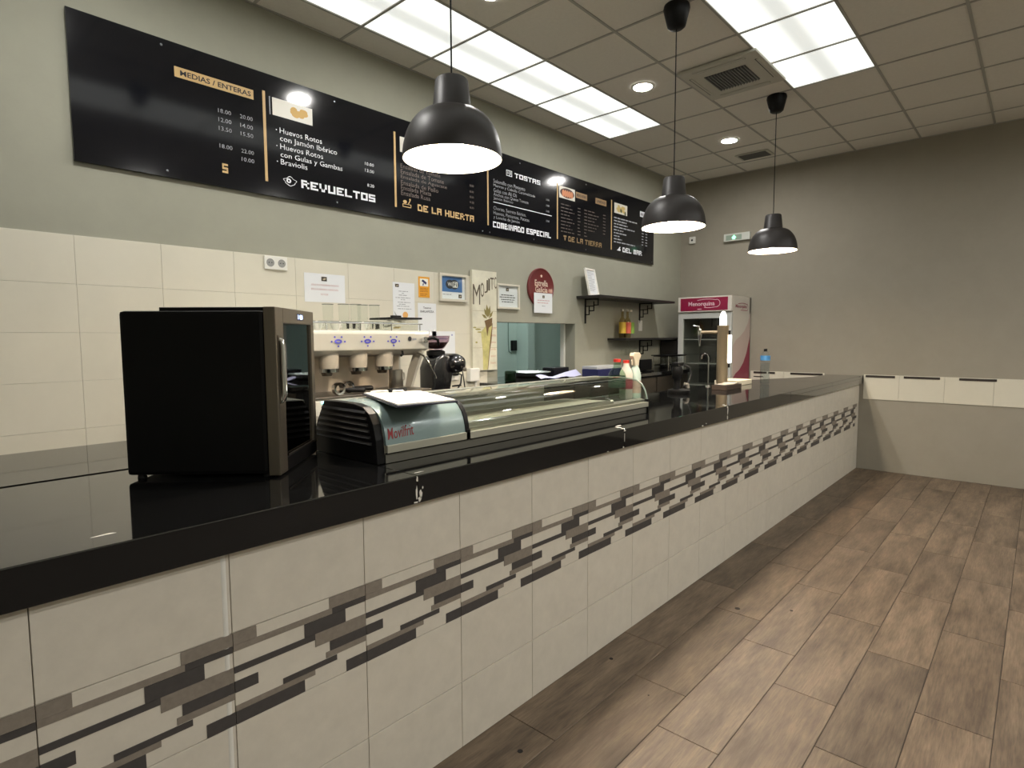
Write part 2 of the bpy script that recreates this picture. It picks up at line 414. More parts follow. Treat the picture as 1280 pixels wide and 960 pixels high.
# a lamp on the kitchen ceiling, seen through the hatch only by its light
t = thing('kitchen_lamp', 'long lamp on the kitchen ceiling beyond the hatch', 'ceiling light', (5.6, 3.5, 2.9))
build('tube', MB().box(5.0, 6.2, 3.42, 3.58, 2.86, 2.885), emis('kitchen_tube', (.97, 1, .98), 34.0), t)
build('housing', MB().box(4.98, 6.22, 3.40, 3.60, 2.886, 2.9), WHITE, t)

# pendants
def pendant(x, y, zr, label):
    t = thing('pendant_lamp', label, 'pendant lamp', (x, y, ZC), 'dark dome pendants over the bar')
    n = 12; prof = []
    for i in range(n + 1):
        a = math.radians(90 * i / n); r = .075 + .125 * math.cos(a); h = .19 * math.sin(a)
        prof.append((r, h))
    outer = [(.2, 0)] + prof[1:] + [(.074, .192)]
    inner = [(r - .004, h - .004) for r, h in reversed(outer)]
    build('shade', MB().lathe((x, y, zr), outer, 48), SHADE, t, smooth=True)
    build('shade_lining', MB().lathe((x, y, zr), [(.2, 0)] + [(max(r - .004, .002), max(h - .003, .0)) for r, h in outer] + [(.002, .189)], 48), SHADEIN, t, smooth=True)
    build('cap', MB().lathe((x, y, zr), [(.074, .188), (.080, .192), (.077, .20), (.066, .305), (.060, .312), (.0001, .314)], 32), SHADE, t, smooth=True)
    build('bulb', MB().lathe((x, y, zr + .075), [(.0001, -.055)] + [(.052 * math.cos(math.radians(a)), .052 * math.sin(math.radians(a))) for a in range(-75, 80, 15)] + [(.016, .055), (.016, .112)], 20), emis('warm_bulb', BULB_C, BULB_E), t, smooth=True)
    build('cord', MB().frus((x, y, zr + .31), (x, y, ZC - .12), .0035, .0035, 8), BLACK, t)
    build('ceiling_rose', MB().lathe((x, y, ZC), [(.0001, -.14), (.040, -.138), (.056, -.125), (.082, -.02), (.078, 0)], 24), BLACK, t, smooth=True)
    return t
pendant(1.632, .28, 2.222, 'nearest and largest dark dome pendant, hanging before the menu')
pendant(3.533, .28, 2.210, 'middle dark dome pendant, hanging past the end of the menu board')
pendant(5.394, .28, 2.255, 'farthest and smallest dark dome pendant, near the end wall')

# air conditioning cassette and return vent
ACM = mat('ac_white', (190, 188, 176), .5)
ax0, ax1, ay0, ay1 = 4.39, 5.05, .10, .70
t = thing('air_conditioning_cassette', 'square ceiling air conditioning cassette with a ribbed centre grille', 'air conditioner', (4.72, .4, ZC))
build('frame', MB().box(ax0, ax1, ay0, ay1, ZC - .028, ZC - .005), ACM, t, bevel=.008)
cx, cy = (ax0 + ax1) / 2, (ay0 + ay1) / 2
build('grille_recess', MB().box(cx - .16, cx + .16, cy - .16, cy + .16, ZC - .030, ZC - .026), mat('ac_dark', (60, 60, 62), .6), t)
gsl = None
for k in range(14):
    yy = cy - .15 + k * .0231
    if gsl is None: gsl = build('grille_slat', MB().box(cx - .16, cx + .16, yy - .004, yy + .004, ZC - .038, ZC - .029), mat('slat_grey', (120, 120, 118), .5), t, at=(cx, yy, ZC - .03))
    else: share(gsl, 'grille_slat', t, (cx, yy, ZC - .03))
for (a0, a1, b0, b1) in [(ax0 + .05, ax0 + .075, cy - .2, cy + .2), (ax1 - .075, ax1 - .05, cy - .2, cy + .2), (cx - .2, cx + .2, ay0 + .035, ay0 + .055), (cx - .2, cx + .2, ay1 - .055, ay1 - .035)]:
    build('air_slot', MB().box(a0, a1, b0, b1, ZC - .0295, ZC - .026), MC['ac_dark'], t)
    build('flap', MB().box(a0 - .006, a1 - .012, b0, b1, ZC - .034, ZC - .028) if a1 - a0 < .1 else MB().box(a0, a1, b0 - .006, b1 - .010, ZC - .034, ZC - .028), ACM, t)
t = thing('return_air_vent', 'small rectangular grey air vent in the ceiling near the end wall', 'vent', (6.9, 1.0, ZC))
build('frame', MB().box(6.79, 7.03, .83, 1.19, ZC - .012, ZC - .004), ACM, t, bevel=.003)
sl = None
for k in range(7):
    xx = 6.825 + k * .0285
    if sl is None: sl = build('slat', MB().box(xx - .009, xx + .006, .86, 1.16, ZC - .018, ZC - .012), mat('vent_grey', (96, 96, 92), .5), t, at=(xx, 1.01, ZC))
    else: share(sl, 'slat', t, (xx, 1.01, ZC))

# ================================================================== BAR COUNTER
bar = thing('bar_counter', 'long bar counter faced in cream tiles with a dark mosaic band', 'bar counter', (-1.4, 0, 0))
build('carcass', MB().box(-1.8, 5.9, .012, .70, 0, 1.02).prism([(5.9, .012), (5.9, .70), (6.95, .30), (XE - .004, .30), (XE - .004, .012)], 0, 1.02, 'z'), GROUT, bar)
X0 = .59; TW = .4
zr = [(0.0, .248), (.250, .4995), (.7495, .968)]
protos = {}
PIECES = [('G', 0, .062, .716, .748), ('G', .277, .4, .716, .748), ('G', .015, .285, .699, .7155), ('G', 0, .015, .714, .7155),
          ('K', 0, .015, .698, .7135), ('K', .285, .4, .698, .7145), ('K', .197, .329, .658, .6975), ('K', 0, .229, .6405, .6575),
          ('G', .229, .4, .6375, .6575), ('G', .283, .4, .6185, .637), ('G', 0, .015, .619, .640), ('K', 0, .062, .588, .618),
          ('K', .275, .4, .589, .618), ('G', .262, .4, .571, .5885), ('K', .130, .297, .553, .5685), ('G', 0, .226, .537, .552),
          ('K', 0, .193, .502, .5365), ('K', .328, .4, .502, .5365)]
PIECES = [('G', 0, .062, .716, .748), ('G', .277, .4, .716, .748), ('G', .0, .285, .699, .7155),
          ('K', .285, .4, .698, .7145), ('K', .197, .329, .658, .6975), ('K', 0, .229, .6405, .6575),
          ('G', .229, .4, .6185, .6575), ('K', 0, .062, .588, .618),
          ('K', .275, .4, .589, .618), ('G', .262, .4, .571, .5885), ('K', .130, .297, .553, .5685), ('G', 0, .226, .537, .552),
          ('K', 0, .193, .502, .5365), ('K', .328, .4, .502, .5365)]
CREAMP = [('W', .064, .275, .7175, .747), ('W', 0, .195, .6595, .6965), ('W', .331, .4, .6595, .6965), ('W', .017, .227, .6195, .639)]
mp = {}
for k in range(-5, 18):
    x0 = X0 + TW * k
    if x0 > XE - .03: continue
    if k == -1: pass
    x1 = min(x0 + TW, XE - .002)
    full = x1 - x0 > .39
    for z0, z1 in zr + [(.5005, .7485)]:
        nm = 'decor_tile' if z0 == .5005 else 'tile'
        key = z0
        if full and key in protos: o = share(protos[key], nm, bar, (x0, 0, z0))
        else:
            o = build(nm, MB().box(x0 + .0010, x1 - .0010, 0, .014, z0 + .0006, z1 - .0006), CTILE, bar, at=(x0, 0, z0), bevel=.0008, seg=1)
            if full: protos[key] = o
        if z0 == .5005 and k >= -2:
            for i, (c, a, b, c0, c1) in enumerate(PIECES):
                if x0 + b > x1 + .001: continue
                if i in mp:
                    q = mp[i].copy(); COL.objects.link(q); q.parent = o; ORG[q.name] = Vector((x0, 0, z0))
                else:
                    q = build('mosaic_piece', MB().box(x0 + a + (.0009 if a == 0 else .0002), x0 + b - (.0009 if b == .4 else .0002), -.0022, .001, c0, c1), {'G': MGREY, 'K': MDARK, 'W': MWHITE}[c], o)
                    mp[i] = q
build('corner_trim', MB().lathe((.575, .010, 0), [(.012, 0), (.012, .968)], 16), WHITE, bar, smooth=True)
# worktop
ct = thing('countertop', 'polished black granite countertop along the whole bar', 'countertop', (-1.8, 0, 1.063))
cuts = [-1.8, 1.175, 2.446, 3.705, 4.975, 6.245, XE - .003]
for a, b in zip(cuts[:-1], cuts[1:]):
    mb = MB(); mb.prism([(-.034, .971), (-.012, .971), (-.012, 1.028), (.785, 1.028), (.785, 1.063), (-.034, 1.063)], a + .0006, b - .0006, 'x')
    if b > 5:
        def yb_(x_): return .785 if x_ < 5.9 else max(.34, .785 - (x_ - 5.9) * .405)
        xs_ = [a + .0006] + [q for q in (5.9, 7.0) if a < q < b] + [b - .0006]
        mb = MB().prism([(x_, yb_(x_)) for x_ in xs_] + [(b - .0006, -.034), (a + .0006, -.034)], 1.028, 1.063, 'z')
        mb2 = MB().box(a + .0006, b - .0006, -.034, -.012, .971, 1.0275); build('apron', mb2, GRANITE, ct)
    build('slab', mb, GRANITE, ct, bevel=.0025, seg=2)
rr = random.Random(3)
def chip(x, y, z, sx, sz, vert=True, n=9):
    pts = [(math.cos(6.283 * i / n) * sx * rr.uniform(.5, 1.1), math.sin(6.283 * i / n) * sz * rr.uniform(.5, 1.1)) for i in range(n)]
    mb = MB()
    if vert: mb.prism([(x + p, z + q) for p, q in pts], y - .0008, y + .002, 'y')
    else: mb.prism([(x + p, y + q) for p, q in pts], z - .001, z + .0008, 'z')
    build('chip', mb, CHIP, ct)
for (x, z, sx, sz) in [(1.174, 1.052, .004, .012), (1.171, 1.010, .004, .026), (1.187, 1.003, .007, .016), (1.183, .985, .008, .010), (1.168, .976, .010, .005), (1.196, 1.02, .003, .005),
                       (2.447, 1.056, .012, .006), (2.447, 1.02, .002, .03), (2.437, .976, .008, .005), (2.3, .974, .008, .003),
                       (3.705, 1.03, .006, .028), (3.703, .988, .007, .018), (3.700, 1.055, .012, .007), (3.33, .977, .016, .005), (3.38, .985, .007, .004)]:
    chip(x, -.034, z, sx, sz)
for (x, y, sx, sy) in [(2.45, -.022, .012, .010), (2.47, .01, .010, .022), (2.52, .045, .03, .007), (3.70, -.02, .014, .012), (3.74, .01, .02, .006), (1.21, .0, .03, .003), (.34, .05, .03, .004)]:
    chip(x, y, 1.063, sx, sy, False)

# back worktops
bw = thing('back_worktop', 'black granite worktop running below the hatch to the fridge', 'worktop', (3.68, 2.0, 0))
build('slab', MB().box(3.66, 6.915, 1.72, YW - .002, 1.075, 1.11).box(6.915, XE - .012, 1.925, YW - .002, 1.075, 1.11), GRANITE, bw, bevel=.002)
one('hatch_sill', MB().box(OX0 + .001, OX1 - .001, YW, YW + .42, OZ0 + .001, 1.11), GRANITE, 'black granite sill running through the kitchen hatch', 'sill', (4.5, YW, OZ0), bevel=.002)
for i in range(4):
    a = 3.68 + i * .80
    d = build('door', MB().box(a, a + .78, 1.742, 1.76, .12, 1.05), STEELD, bw, bevel=.003)
    build('handle', MB().tube([(a + .7, 1.742, .9), (a + .7, 1.715, .9), (a + .7, 1.715, .7), (a + .7, 1.742, .7)], .006), CHROME, d)
build('carcass', MB().box(3.68, 6.90, 1.76, YW - .01, .0, 1.074), BLACKM, bw)
cw = thing('coffee_counter', 'lower dark back counter carrying the coffee machine', 'worktop', (1.8, 1.8, 0))
build('slab', MB().box(-.6, 3.64, 1.38, YW - .009, .92, .955), GRANITE, cw, bevel=.002)
build('carcass', MB().box(-.58, 3.62, 1.42, YW - .01, .0, .919), BLACKM, cw)
for i in range(5):
    a = -.55 + i * .84
    d = build('drawer', MB().box(a, a + .82, 1.402, 1.419, .62, .90), mat('brown_drawer', (96, 74, 60), .5), cw, bevel=.003)
    build('handle', MB().tube([(a + .3, 1.402, .76), (a + .3, 1.375, .76), (a + .52, 1.375, .76), (a + .52, 1.402, .76)], .006), CHROME, d)

# ================================================================== MENU BOARD
YB = 2.178
mbd = thing('menu_board', 'long black menu board with white and gold lettering, high on the wall', 'menu board', (4.0, YB, 2.42))
for a, b in [(.77, 3.765), (3.765, 6.75)]:
    build('panel', MB().box(a + .0006, b - .0006, YB, YB + .018, 2.42, 3.17), BOARD, mbd)
FB = face('Y', YB)
for k in range(5):
    d = MB(); put_rect(d, FB, 1.762 + k, 1.780 + k, 2.505, 3.06, .0015); build('divider_line', d, GOLD, mbd)
BOLT = mat('bolt_head', (120, 122, 126), .3, 1)
for (x, z) in [(2.27, 3.135), (2.27, 2.455), (3.70, 2.445), (3.79, 2.445), (3.7, 3.14), (5.27, 3.135), (5.27, 2.45), (6.71, 3.13), (6.71, 2.45), (1.2, 3.135), (1.2, 2.455), (4.2, 3.13), (4.4, 2.455)]:
    build('screw', MB().lathe((x, YB - .004, z), [(.0001, 0), (.006, .001), (.007, .004)], 10, axis='y'), BOLT, mbd)
def lettering(items, m, name='lettering'):
    mb = MB()
    for it in items: put_text(mb, FB, *it)
    return build(name, mb, m, mbd)
def heading(body, a0, a1, b0, b1, m):
    adv = lambda w_: sum(.5 if c == 'I' else 1 for c in w_) + .16 * (len(w_) - 1)
    ws = body.split(' '); tot = sum(adv(w_) for w_ in ws) + .77 * (len(ws) - 1); u = (a1 - a0) / tot; x_ = a0
    for w_ in ws:
        mb = MB(); block_text(mb, FB, w_, x_, x_ + adv(w_) * u, b0, b1); build('heading', mb, m, mbd); x_ += (adv(w_) + .77) * u
# first panel
pl = MB(); put_rect(pl, FB, 1.26, 1.706, 2.985, 3.042); pl = build('tag', pl, GOLD, mbd)
x = MB(); put_text(x, FB, 'MEDIAS / ENTERAS', 1.29, 1.69, 2.998, 3.028, .02, .0018); build('lettering', x, INK, pl)
it = []
for z, p, q in [(2.852, '18.00', '20.00'), (2.800, '12.00', '14.00'), (2.750, '13.50', '15.50'), (2.648, '18.00', '22.00'), (2.598, None, '10.00')]:
    it.append((q, 1.618, 1.695, z, z + .024))
    if p: it.append((p, 1.49, 1.565, z, z + .024))
lettering(it, LGREY)
heading('S', 1.50, 1.534, 2.505, 2.56, GOLD)
# second: Revueltos
lettering([('Huevos Rotos', 1.868, 2.165, 2.826, 2.860), ('con Jamón Ibérico', 1.868, 2.279, 2.768, 2.812), ('Huevos Rotos', 1.868, 2.17, 2.727, 2.761),
           ('con Gulas y Gambas', 1.868, 2.318, 2.668, 2.711), ('Braviolis', 1.868, 2.053, 2.631, 2.665), ('·', 1.842, 1.85, 2.838, 2.846), ('·', 1.842, 1.85, 2.739, 2.747), ('·', 1.842, 1.85, 2.641, 2.649)], LWHITE)
lettering([('10.00', 2.504, 2.58, 2.76, 2.782), ('13.00', 2.504, 2.58, 2.712, 2.735), ('8.20', 2.52, 2.578, 2.61, 2.632)], LWHITE, 'price_column')
heading('REVUELTOS', 2.005, 2.586, 2.507, 2.560, LWHITE)
g = MB(); cxx, czz = 1.928, 2.534
pts = [(cxx + .043 * math.cos(a) * (1 + .16 * math.sin(5 * a)), czz + .027 * math.sin(a) * (1 + .2 * math.cos(4 * a))) for a in [2 * math.pi * i / 28 for i in range(28)]]
inn = [(cxx + (p - cxx) * .9, czz + (q - czz) * .86) for p, q in pts]
for i in range(28):
    j = (i + 1) % 28; put_poly(g, FB, [pts[i], pts[j], inn[j], inn[i]])
for i in range(20):
    a, b = 2 * math.pi * i / 20, 2 * math.pi * (i + 1) / 20
    put_poly(g, FB, [(1.918 + .017 * math.cos(a), 2.536 + .015 * math.sin(a)), (1.918 + .017 * math.cos(b), 2.536 + .015 * math.sin(b)), (1.918 + .006 * math.cos(b), 2.536 + .006 * math.sin(b)), (1.918 + .006 * math.cos(a), 2.536 + .006 * math.sin(a))])
build('egg_symbol', g, LWHITE, mbd)
def photo(a0, a1, b0, b1, kind):
    f = MB(); put_rect(f, FB, a0, a1, b0, b1); f = build('food_photo', f, mat('photo_white', (216, 212, 200), .4), mbd)
    q = MB(); c, d = (a0 + a1) / 2, (b0 + b1) / 2; rw, rh = (a1 - a0) / 2, (b1 - b0) / 2
    r2 = random.Random(kind)
    if kind == 1:
        for i in range(14): put_oval(q, FB, c + rw * (.3 + r2.uniform(-.3, .35)), d - rh * (.05 + r2.uniform(-.35, .35)), .022, .016, .0013 + i * .0001, 10)
        build('food', q, mat('eggs_print', (206, 164, 82), .5), f)
    elif kind == 2:
        for i in range(12): put_oval(q, FB, c + rw * r2.uniform(-.5, .4), d + rh * r2.uniform(-.6, .6), .014, .018, .0013 + i * .0001, 10)
        build('food', q, mat('salad_print', (150, 140, 84), .5), f)
    elif kind == 3:
        put_oval(q, FB, c, d, rw * .9, rh * .82, .0013); build('plate', q, mat('plate_print', (70, 36, 24), .5), f)
        q = MB()
        for i in range(5): put_oval(q, FB, c - rw * .5 + i * rw * .27, d - rh * .1, .022, .036, .0016 + i * .0001, 12)
        build('food', q, mat('meat_print', (206, 130, 84), .5), f)
    else:
        for i in range(14): put_oval(q, FB, c + rw * r2.uniform(-.6, .6), d + rh * r2.uniform(-.5, .5), .026, .018, .0013 + i * .0001, 8)
        build('food', q, mat('fish_print', (200, 176, 110), .5), f)
        q = MB()
        for i in range(6): put_oval(q, FB, c + rw * r2.uniform(-.8, .8), d - rh * r2.uniform(.2, .8), .012, .02, .003 + i * .0001, 8)
        build('garnish', q, mat('garnish_print', (80, 84, 52), .5), f)
photo(1.825, 2.100, 2.929, 3.037, 1)
q = MB(); put_rect(q, FB, 1.805, 1.812, 2.927, 3.037); build('photo_edge', q, LGREY, mbd)
# third: De la huerta
photo(2.82, 3.09, 2.925, 3.038, 2)
lettering([('Ensalada de Tomate', 2.822, 3.22, 2.806, 2.838), ('Ensalada de Tomate', 2.822, 3.257, 2.764, 2.797), ('Ensalada de Aguacate', 2.822, 3.29, 2.722, 2.756), ('Ensalada de Pollo', 2.822, 3.196, 2.682, 2.716),
           ('Ensalada Mixta', 2.822, 3.12, 2.644, 2.678), ('Ensalada Rusa', 2.822, 3.111, 2.604, 2.638)], LDIM)
lettering([('8.00', 3.55, 3.597, z, z + .018) for z in (2.80, 2.75, 2.705, 2.66, 2.615)], LDIM, 'price_column')
heading('DE LA HUERTA', 2.981, 3.596, 2.508, 2.560, GOLD)
g = MB()
put_rect(g, FB, 2.835, 2.918, 2.517, 2.523); put_rect(g, FB, 2.835, 2.841, 2.523, 2.538); put_rect(g, FB, 2.912, 2.918, 2.523, 2.538); put_rect(g, FB, 2.835, 2.918, 2.538, 2.543)
put_oval(g, FB, 2.858, 2.558, .018, .013, .0014); put_poly(g, FB, [(2.885, 2.545), (2.905, 2.575), (2.91, 2.57), (2.895, 2.545)]); put_oval(g, FB, 2.906, 2.58, .008, .008, .0014)
build('salad_symbol', g, GOLD, mbd)
# fourth: tostas
heading('TOSTAS', 4.127, 4.50, 2.985, 3.028, LWHITE)
g = MB()
for a in (4.013, 4.053, 4.085): put_rect(g, FB, a, a + .006, 2.985, 3.035)
put_rect(g, FB, 4.013, 4.092, 3.03, 3.036); put_rect(g, FB, 4.013, 4.092, 2.983, 2.989); put_rect(g, FB, 4.03, 4.038, 3.0, 3.025); put_rect(g, FB, 4.066, 4.074, 3.0, 3.025)
build('toast_symbol', g, LWHITE, mbd)
lettering([('Solomillo con Pimiento', 3.842, 4.273, 2.888, 2.922), ('Morros y Cebolla Caramelizada', 3.842, 4.42, 2.846, 2.880), ('Gulas con Ali Oli', 3.842, 4.154, 2.808, 2.842), ('Anchoa con Queso Tomate', 3.842, 4.321, 2.770, 2.804), ('Jamón Ibérico', 3.842, 4.102, 2.736, 2.768)], LGREY)
lettering([('Chorizo, Secreto Ibérico,', 3.84, 4.284, 2.648, 2.684), ('Huevos, Pimientos, Patatas', 3.84, 4.332, 2.606, 2.642), ('y Loncha de Jamón', 3.84, 4.194, 2.567, 2.603)], LGREY)
lettering([('3.00', 4.588, 4.64, z, z + .018) for z in (2.856, 2.80, 2.745, 2.65)], LGREY, 'price_column')
q = MB(); put_rect(q, FB, 3.84, 4.679, 2.716, 2.722); build('rule', q, LWHITE, mbd)
heading('COMBINADO ESPECIAL', 3.833, 4.665, 2.497, 2.549, LWHITE)
# fifth: de la tierra
photo(4.801, 5.070, 2.924, 3.043, 3)
for a0, a1 in ((5.085, 5.291), (5.449, 5.665)):
    q = MB(); put_rect(q, FB, a0, a1, 2.968, 3.030); q = build('tag', q, mat('brown_print', (150, 118, 76), .5), mbd)
    z = MB(); put_text(z, FB, 'MEDIAS / ENTERAS' if a0 < 5.2 else 'UNIDAD', a0 + .02, a1 - .02, 2.985, 3.012, .02, .0018); build('lettering', z, INK, q)
def scribble(items, m, name='small_print'):
    # print too small in the photograph to be read: rows of short dashes of word length
    mb = MB(); r3 = random.Random(11)
    for a0, a1, z, h in items:
        a = a0
        while a < a1 - .01:
            l = min(r3.uniform(.03, .09), a1 - a); put_rect(mb, FB, a, a + l, z, z + h, .0012, .0005); a += l + .014
    return build(name, mb, m, mbd)
DIM2 = mat('dim_print', (84, 74, 64), .5)
scribble([(4.83, 4.83 + .16 + .07 * ((i * 7) % 3) / 2, 2.86 - i * .034, .009) for i in range(9)], DIM2)
scribble([(5.31, 5.31 + .12 + .08 * ((i * 5) % 3) / 2, 2.86 - i * .034, .009) for i in range(7)], DIM2)
scribble([(x_, x_ + .05, 2.86 - i * .034, .009) for i in range(9) for x_ in (5.12, 5.24)], DIM2)
scribble([(x_, x_ + .05, 2.86 - i * .034, .009) for i in range(7) for x_ in (5.60,)], DIM2)
heading('DE LA TIERRA', 4.957, 5.574, 2.503, 2.556, mat('brown_gold_print', (136, 112, 74), .5))
g = MB(); put_rect(g, FB, 4.875, 4.925, 2.54, 2.556); put_poly(g, FB, [(4.885, 2.536), (4.915, 2.536), (4.905, 2.505), (4.893, 2.505)]); build('meat_symbol', g, MC['brown_gold_print'], mbd)
# sixth: del mar
photo(5.829, 6.109, 2.928, 3.043, 4)
q = MB(); put_rect(q, FB, 6.405, 6.585, 2.968, 3.034); q = build('tag', q, LWHITE, mbd)
z = MB(); put_text(z, FB, 'MEDIAS / ENTERAS', 6.42, 6.57, 2.985, 3.015, .02, .0018); build('lettering', z, INK, q)
scribble([(5.825, 5.825 + l, 2.868 - i * .034, .014) for i, l in enumerate((.51, .27, .3, .46, .2, .27, .12, .17, .47))], LGREY)
scribble([(x_, x_ + .045, 2.80 - i * .034, .010) for i in range(6) for x_ in (6.45, 6.54)], LGREY, 'price_column')
heading('DEL MAR', 6.015, 6.459, 2.503, 2.558, LWHITE)
g = MB(); put_poly(g, FB, [(5.89, 2.51), (5.96, 2.51), (5.975, 2.525), (5.955, 2.53), (5.965, 2.555), (5.95, 2.555), (5.92, 2.53)]); build('fish_symbol', g, LWHITE, mbd)

# ================================================================== PAPERS AND SIGNS ON THE WALL
YD = YW - .0085
def sheet(name, label, cat, x0, x1, z0, z1, m=PAPER, y=YD, th=.0012, rot=0):
    t = thing(name, label, cat, ((x0 + x1) / 2, y, z0))
    build('page', MB().box(x0, x1, y - th, y, z0, z1), m, t)
    return t, face('Y', y - th)
def rows(F, parent, items, m, h=.006, seed=5, name='small_print'):
    mb = MB(); r3 = random.Random(seed)
    for a0, a1, z in items:
        a = a0
        while a < a1 - .008:
            l = min(r3.uniform(.012, .04), a1 - a); put_rect(mb, F, a, a + l, z, z + h, .0010, .0006); a += l + .006
    return build(name, mb, m, parent)
def mini_logo(F, parent, a, b, w_, h_):
    mb = MB(); put_rect(mb, F, a - w_ / 2, a + w_ / 2, b - h_ / 2, b + h_ / 2, .001, .0006); o = build('logo', mb, mat('logo_dark', (64, 56, 46), .6), parent)
    mb = MB(); put_poly(mb, F, [(a - w_ * .35, b - h_ * .1), (a + w_ * .1, b + h_ * .2), (a + w_ * .4, b + h_ * .05), (a, b - h_ * .25)], .0016); build('logo_mark', mb, mat('logo_light', (190, 176, 150), .6), o)
t, F = sheet('notice', 'landscape white notice with pale red lettering, left on the tiled wall', 'notice', 2.01, 2.32, 1.76, 1.955)
mini_logo(F, t, 2.158, 1.92, .042, .03)
z = MB(); put_text(z, F, 'SÓLO SE ATENDERÁN PEDIDOS', 2.06, 2.27, 1.872, 1.886); put_text(z, F, 'EN LA BARRA, GRACIAS', 2.06, 2.265, 1.84, 1.854); put_text(z, F, 'NO TOCAR', 2.13, 2.185, 1.808, 1.82)
build('lettering', z, mat('pale_red_ink', (198, 150, 150), .7), t)
t, F = sheet('notice', 'tall white notice with a turned-up corner and a small orange seal', 'notice', 2.735, 2.945, 1.65, 1.94)
mini_logo(F, t, 2.775, 1.915, .035, .024)
rows(F, t, [(2.79, 2.88, 1.87), (2.82, 2.84, 1.855), (2.79, 2.88, 1.84), (2.76, 2.90, 1.82), (2.81, 2.85, 1.805), (2.78, 2.90, 1.785), (2.79, 2.86, 1.77), (2.77, 2.90, 1.755), (2.78, 2.91, 1.735)], LGREY, .005)
z = MB(); put_oval(z, F, 2.85, 1.69, .026, .026); build('seal', z, mat('seal_orange', (222, 168, 96), .6), t)
build('curled_corner', MB().prism([(2.735, 1.72), (2.79, 1.65), (2.745, 1.69)], YD - .012, YD - .0125, 'y'), mat('paper_shade', (170, 172, 168), .8), t)
t, F = sheet('camera_sign', 'small orange warning sign with a camera symbol', 'sign', 2.985, 3.10, 1.835, 2.0, mat('sign_yellow', (226, 160, 44), .5))
z = MB(); put_rect(z, F, 3.00, 3.085, 1.925, 1.985); build('white_field', z, WHITE, t)
z = MB(); put_poly(z, F, [(3.015, 1.965), (3.03, 1.978), (3.07, 1.955), (3.06, 1.938)], .0018); put_poly(z, F, [(3.03, 1.95), (3.04, 1.945), (3.035, 1.93), (3.025, 1.93)], .0018); build('camera_symbol', z, mat('sign_blue', (30, 40, 90), .6), t)
rows(F, t, [(3.0, 3.085, 1.905), (3.0, 3.085, 1.893), (3.0, 3.08, 1.88), (3.0, 3.085, 1.86), (3.0, 3.07, 1.848)], mat('sign_brown', (170, 104, 30), .6), .005)
t, F = sheet('notice', 'tall white notice with two dark heading lines, below the orange sign', 'notice', 2.975, 3.165, 1.49, 1.79)
z = MB(); put_text(z, F, 'Tenemos', 3.03, 3.11, 1.745, 1.762, .01); put_text(z, F, 'BARLAPIZZA', 3.0, 3.14, 1.715, 1.732, .01); build('lettering', z, INK, t)
t, F = sheet('notice', 'white paper low on the tiles behind the coffee grinder', 'notice', 3.12, 3.37, 1.36, 1.565)
z = MB(); put_oval(z, F, 3.335, 1.535, .009, .008); put_rect(z, F, 3.16, 3.28, 1.50, 1.508, .0006, .0004); build('print', z, mat('blue_print', (150, 152, 196), .6), t)
def frame(name, label, x0, x1, z0, z1, y, fm, w_=.02, th=.022, tilt=0, inner=PAPER):
    t = thing(name, label, 'picture frame', ((x0 + x1) / 2, y, z0))
    mb = MB(); mb.box(x0, x1, y - th, y, z0, z0 + w_).box(x0, x1, y - th, y, z1 - w_, z1).box(x0, x0 + w_, y - th, y, z0 + w_, z1 - w_).box(x1 - w_, x1, y - th, y, z0 + w_, z1 - w_)
    build('frame', mb, fm, t)
    build('sheet', MB().box(x0 + w_, x1 - w_, y - .006, y - .001, z0 + w_, z1 - w_), inner, t)
    build('glazing', MB().box(x0 + w_, x1 - w_, y - .010, y - .0085, z0 + w_, z1 - w_), GLASS, t)
    return t, face('Y', y - .006)
FRM = mat('pale_frame', (206, 200, 184), .45)
t, F = frame('framed_sign', 'pale framed wireless sign with a blue picture, on the tiles', 3.195, 3.505, 1.815, 2.045, YD, FRM)
z = MB(); put_rect(z, F, 3.228, 3.455, 1.895, 2.02); build('blue_field', z, mat('wifi_blue', (66, 112, 168), .5), t)
z = MB(); put_oval(z, F, 3.315, 1.958, .048, .038, .0016); put_oval(z, F, 3.365, 1.958, .05, .04, .0017); build('dark_cloud', z, mat('wifi_dark', (44, 48, 54), .5), t)
z = MB(); put_rect(z, F, 3.345, 3.402, 1.933, 1.98, .0024, .0005); build('white_field', z, WHITE, t)
z = MB(); put_text(z, F, 'Wi', 3.288, 3.338, 1.942, 1.974, .02, .0026); build('lettering', z, WHITE, t)
z = MB(); put_text(z, F, 'Fi', 3.352, 3.392, 1.94, 1.974, .02, .0032); build('lettering', z, MC['wifi_dark'], t)
rows(F, t, [(3.235, 3.33, 1.87)], LGREY); mini_logo(F, t, 3.43, 1.862, .036, .03)
# mojito canvas
t = thing('mojito_canvas', 'tall narrow canvas print of a mint cocktail, lettered MOJITO', 'wall art', (3.705, YW, 1.22))
CANV = mat('canvas_cream', (212, 208, 188), .8, noise=.12, scale=7)
build('canvas', MB().box(3.555, 3.86, YW - .035, YW - .0005 - .008, 1.22, 2.098), CANV, t)
F = face('Y', YW - .035)
z = MB(); bd = mat('canvas_line', (170, 158, 124), .8)
for zz in (1.42, 1.60, 1.745): put_rect(z, F, 3.557, 3.858, zz, zz + .003, .0006, .0004)
build('plank_lines', z, bd, t)
mj = MB(); n0 = 3.562; ww = [.088, .046, .046, .020, .046, .030]; xx = n0; zb_ = [1.80, 1.865, 1.905, 1.93, 1.94, 1.95]; zt_ = [1.975, 1.995, 2.02, 2.035, 2.045, 2.055]
for i, (c, wd) in enumerate(zip('MOJITC', ww)):
    put_text(mj, F, c, xx, xx + wd, zb_[i], zt_[i], .0, .0008); xx += wd + .004
build('lettering', mj, mat('canvas_brown', (88, 78, 62), .8), t)
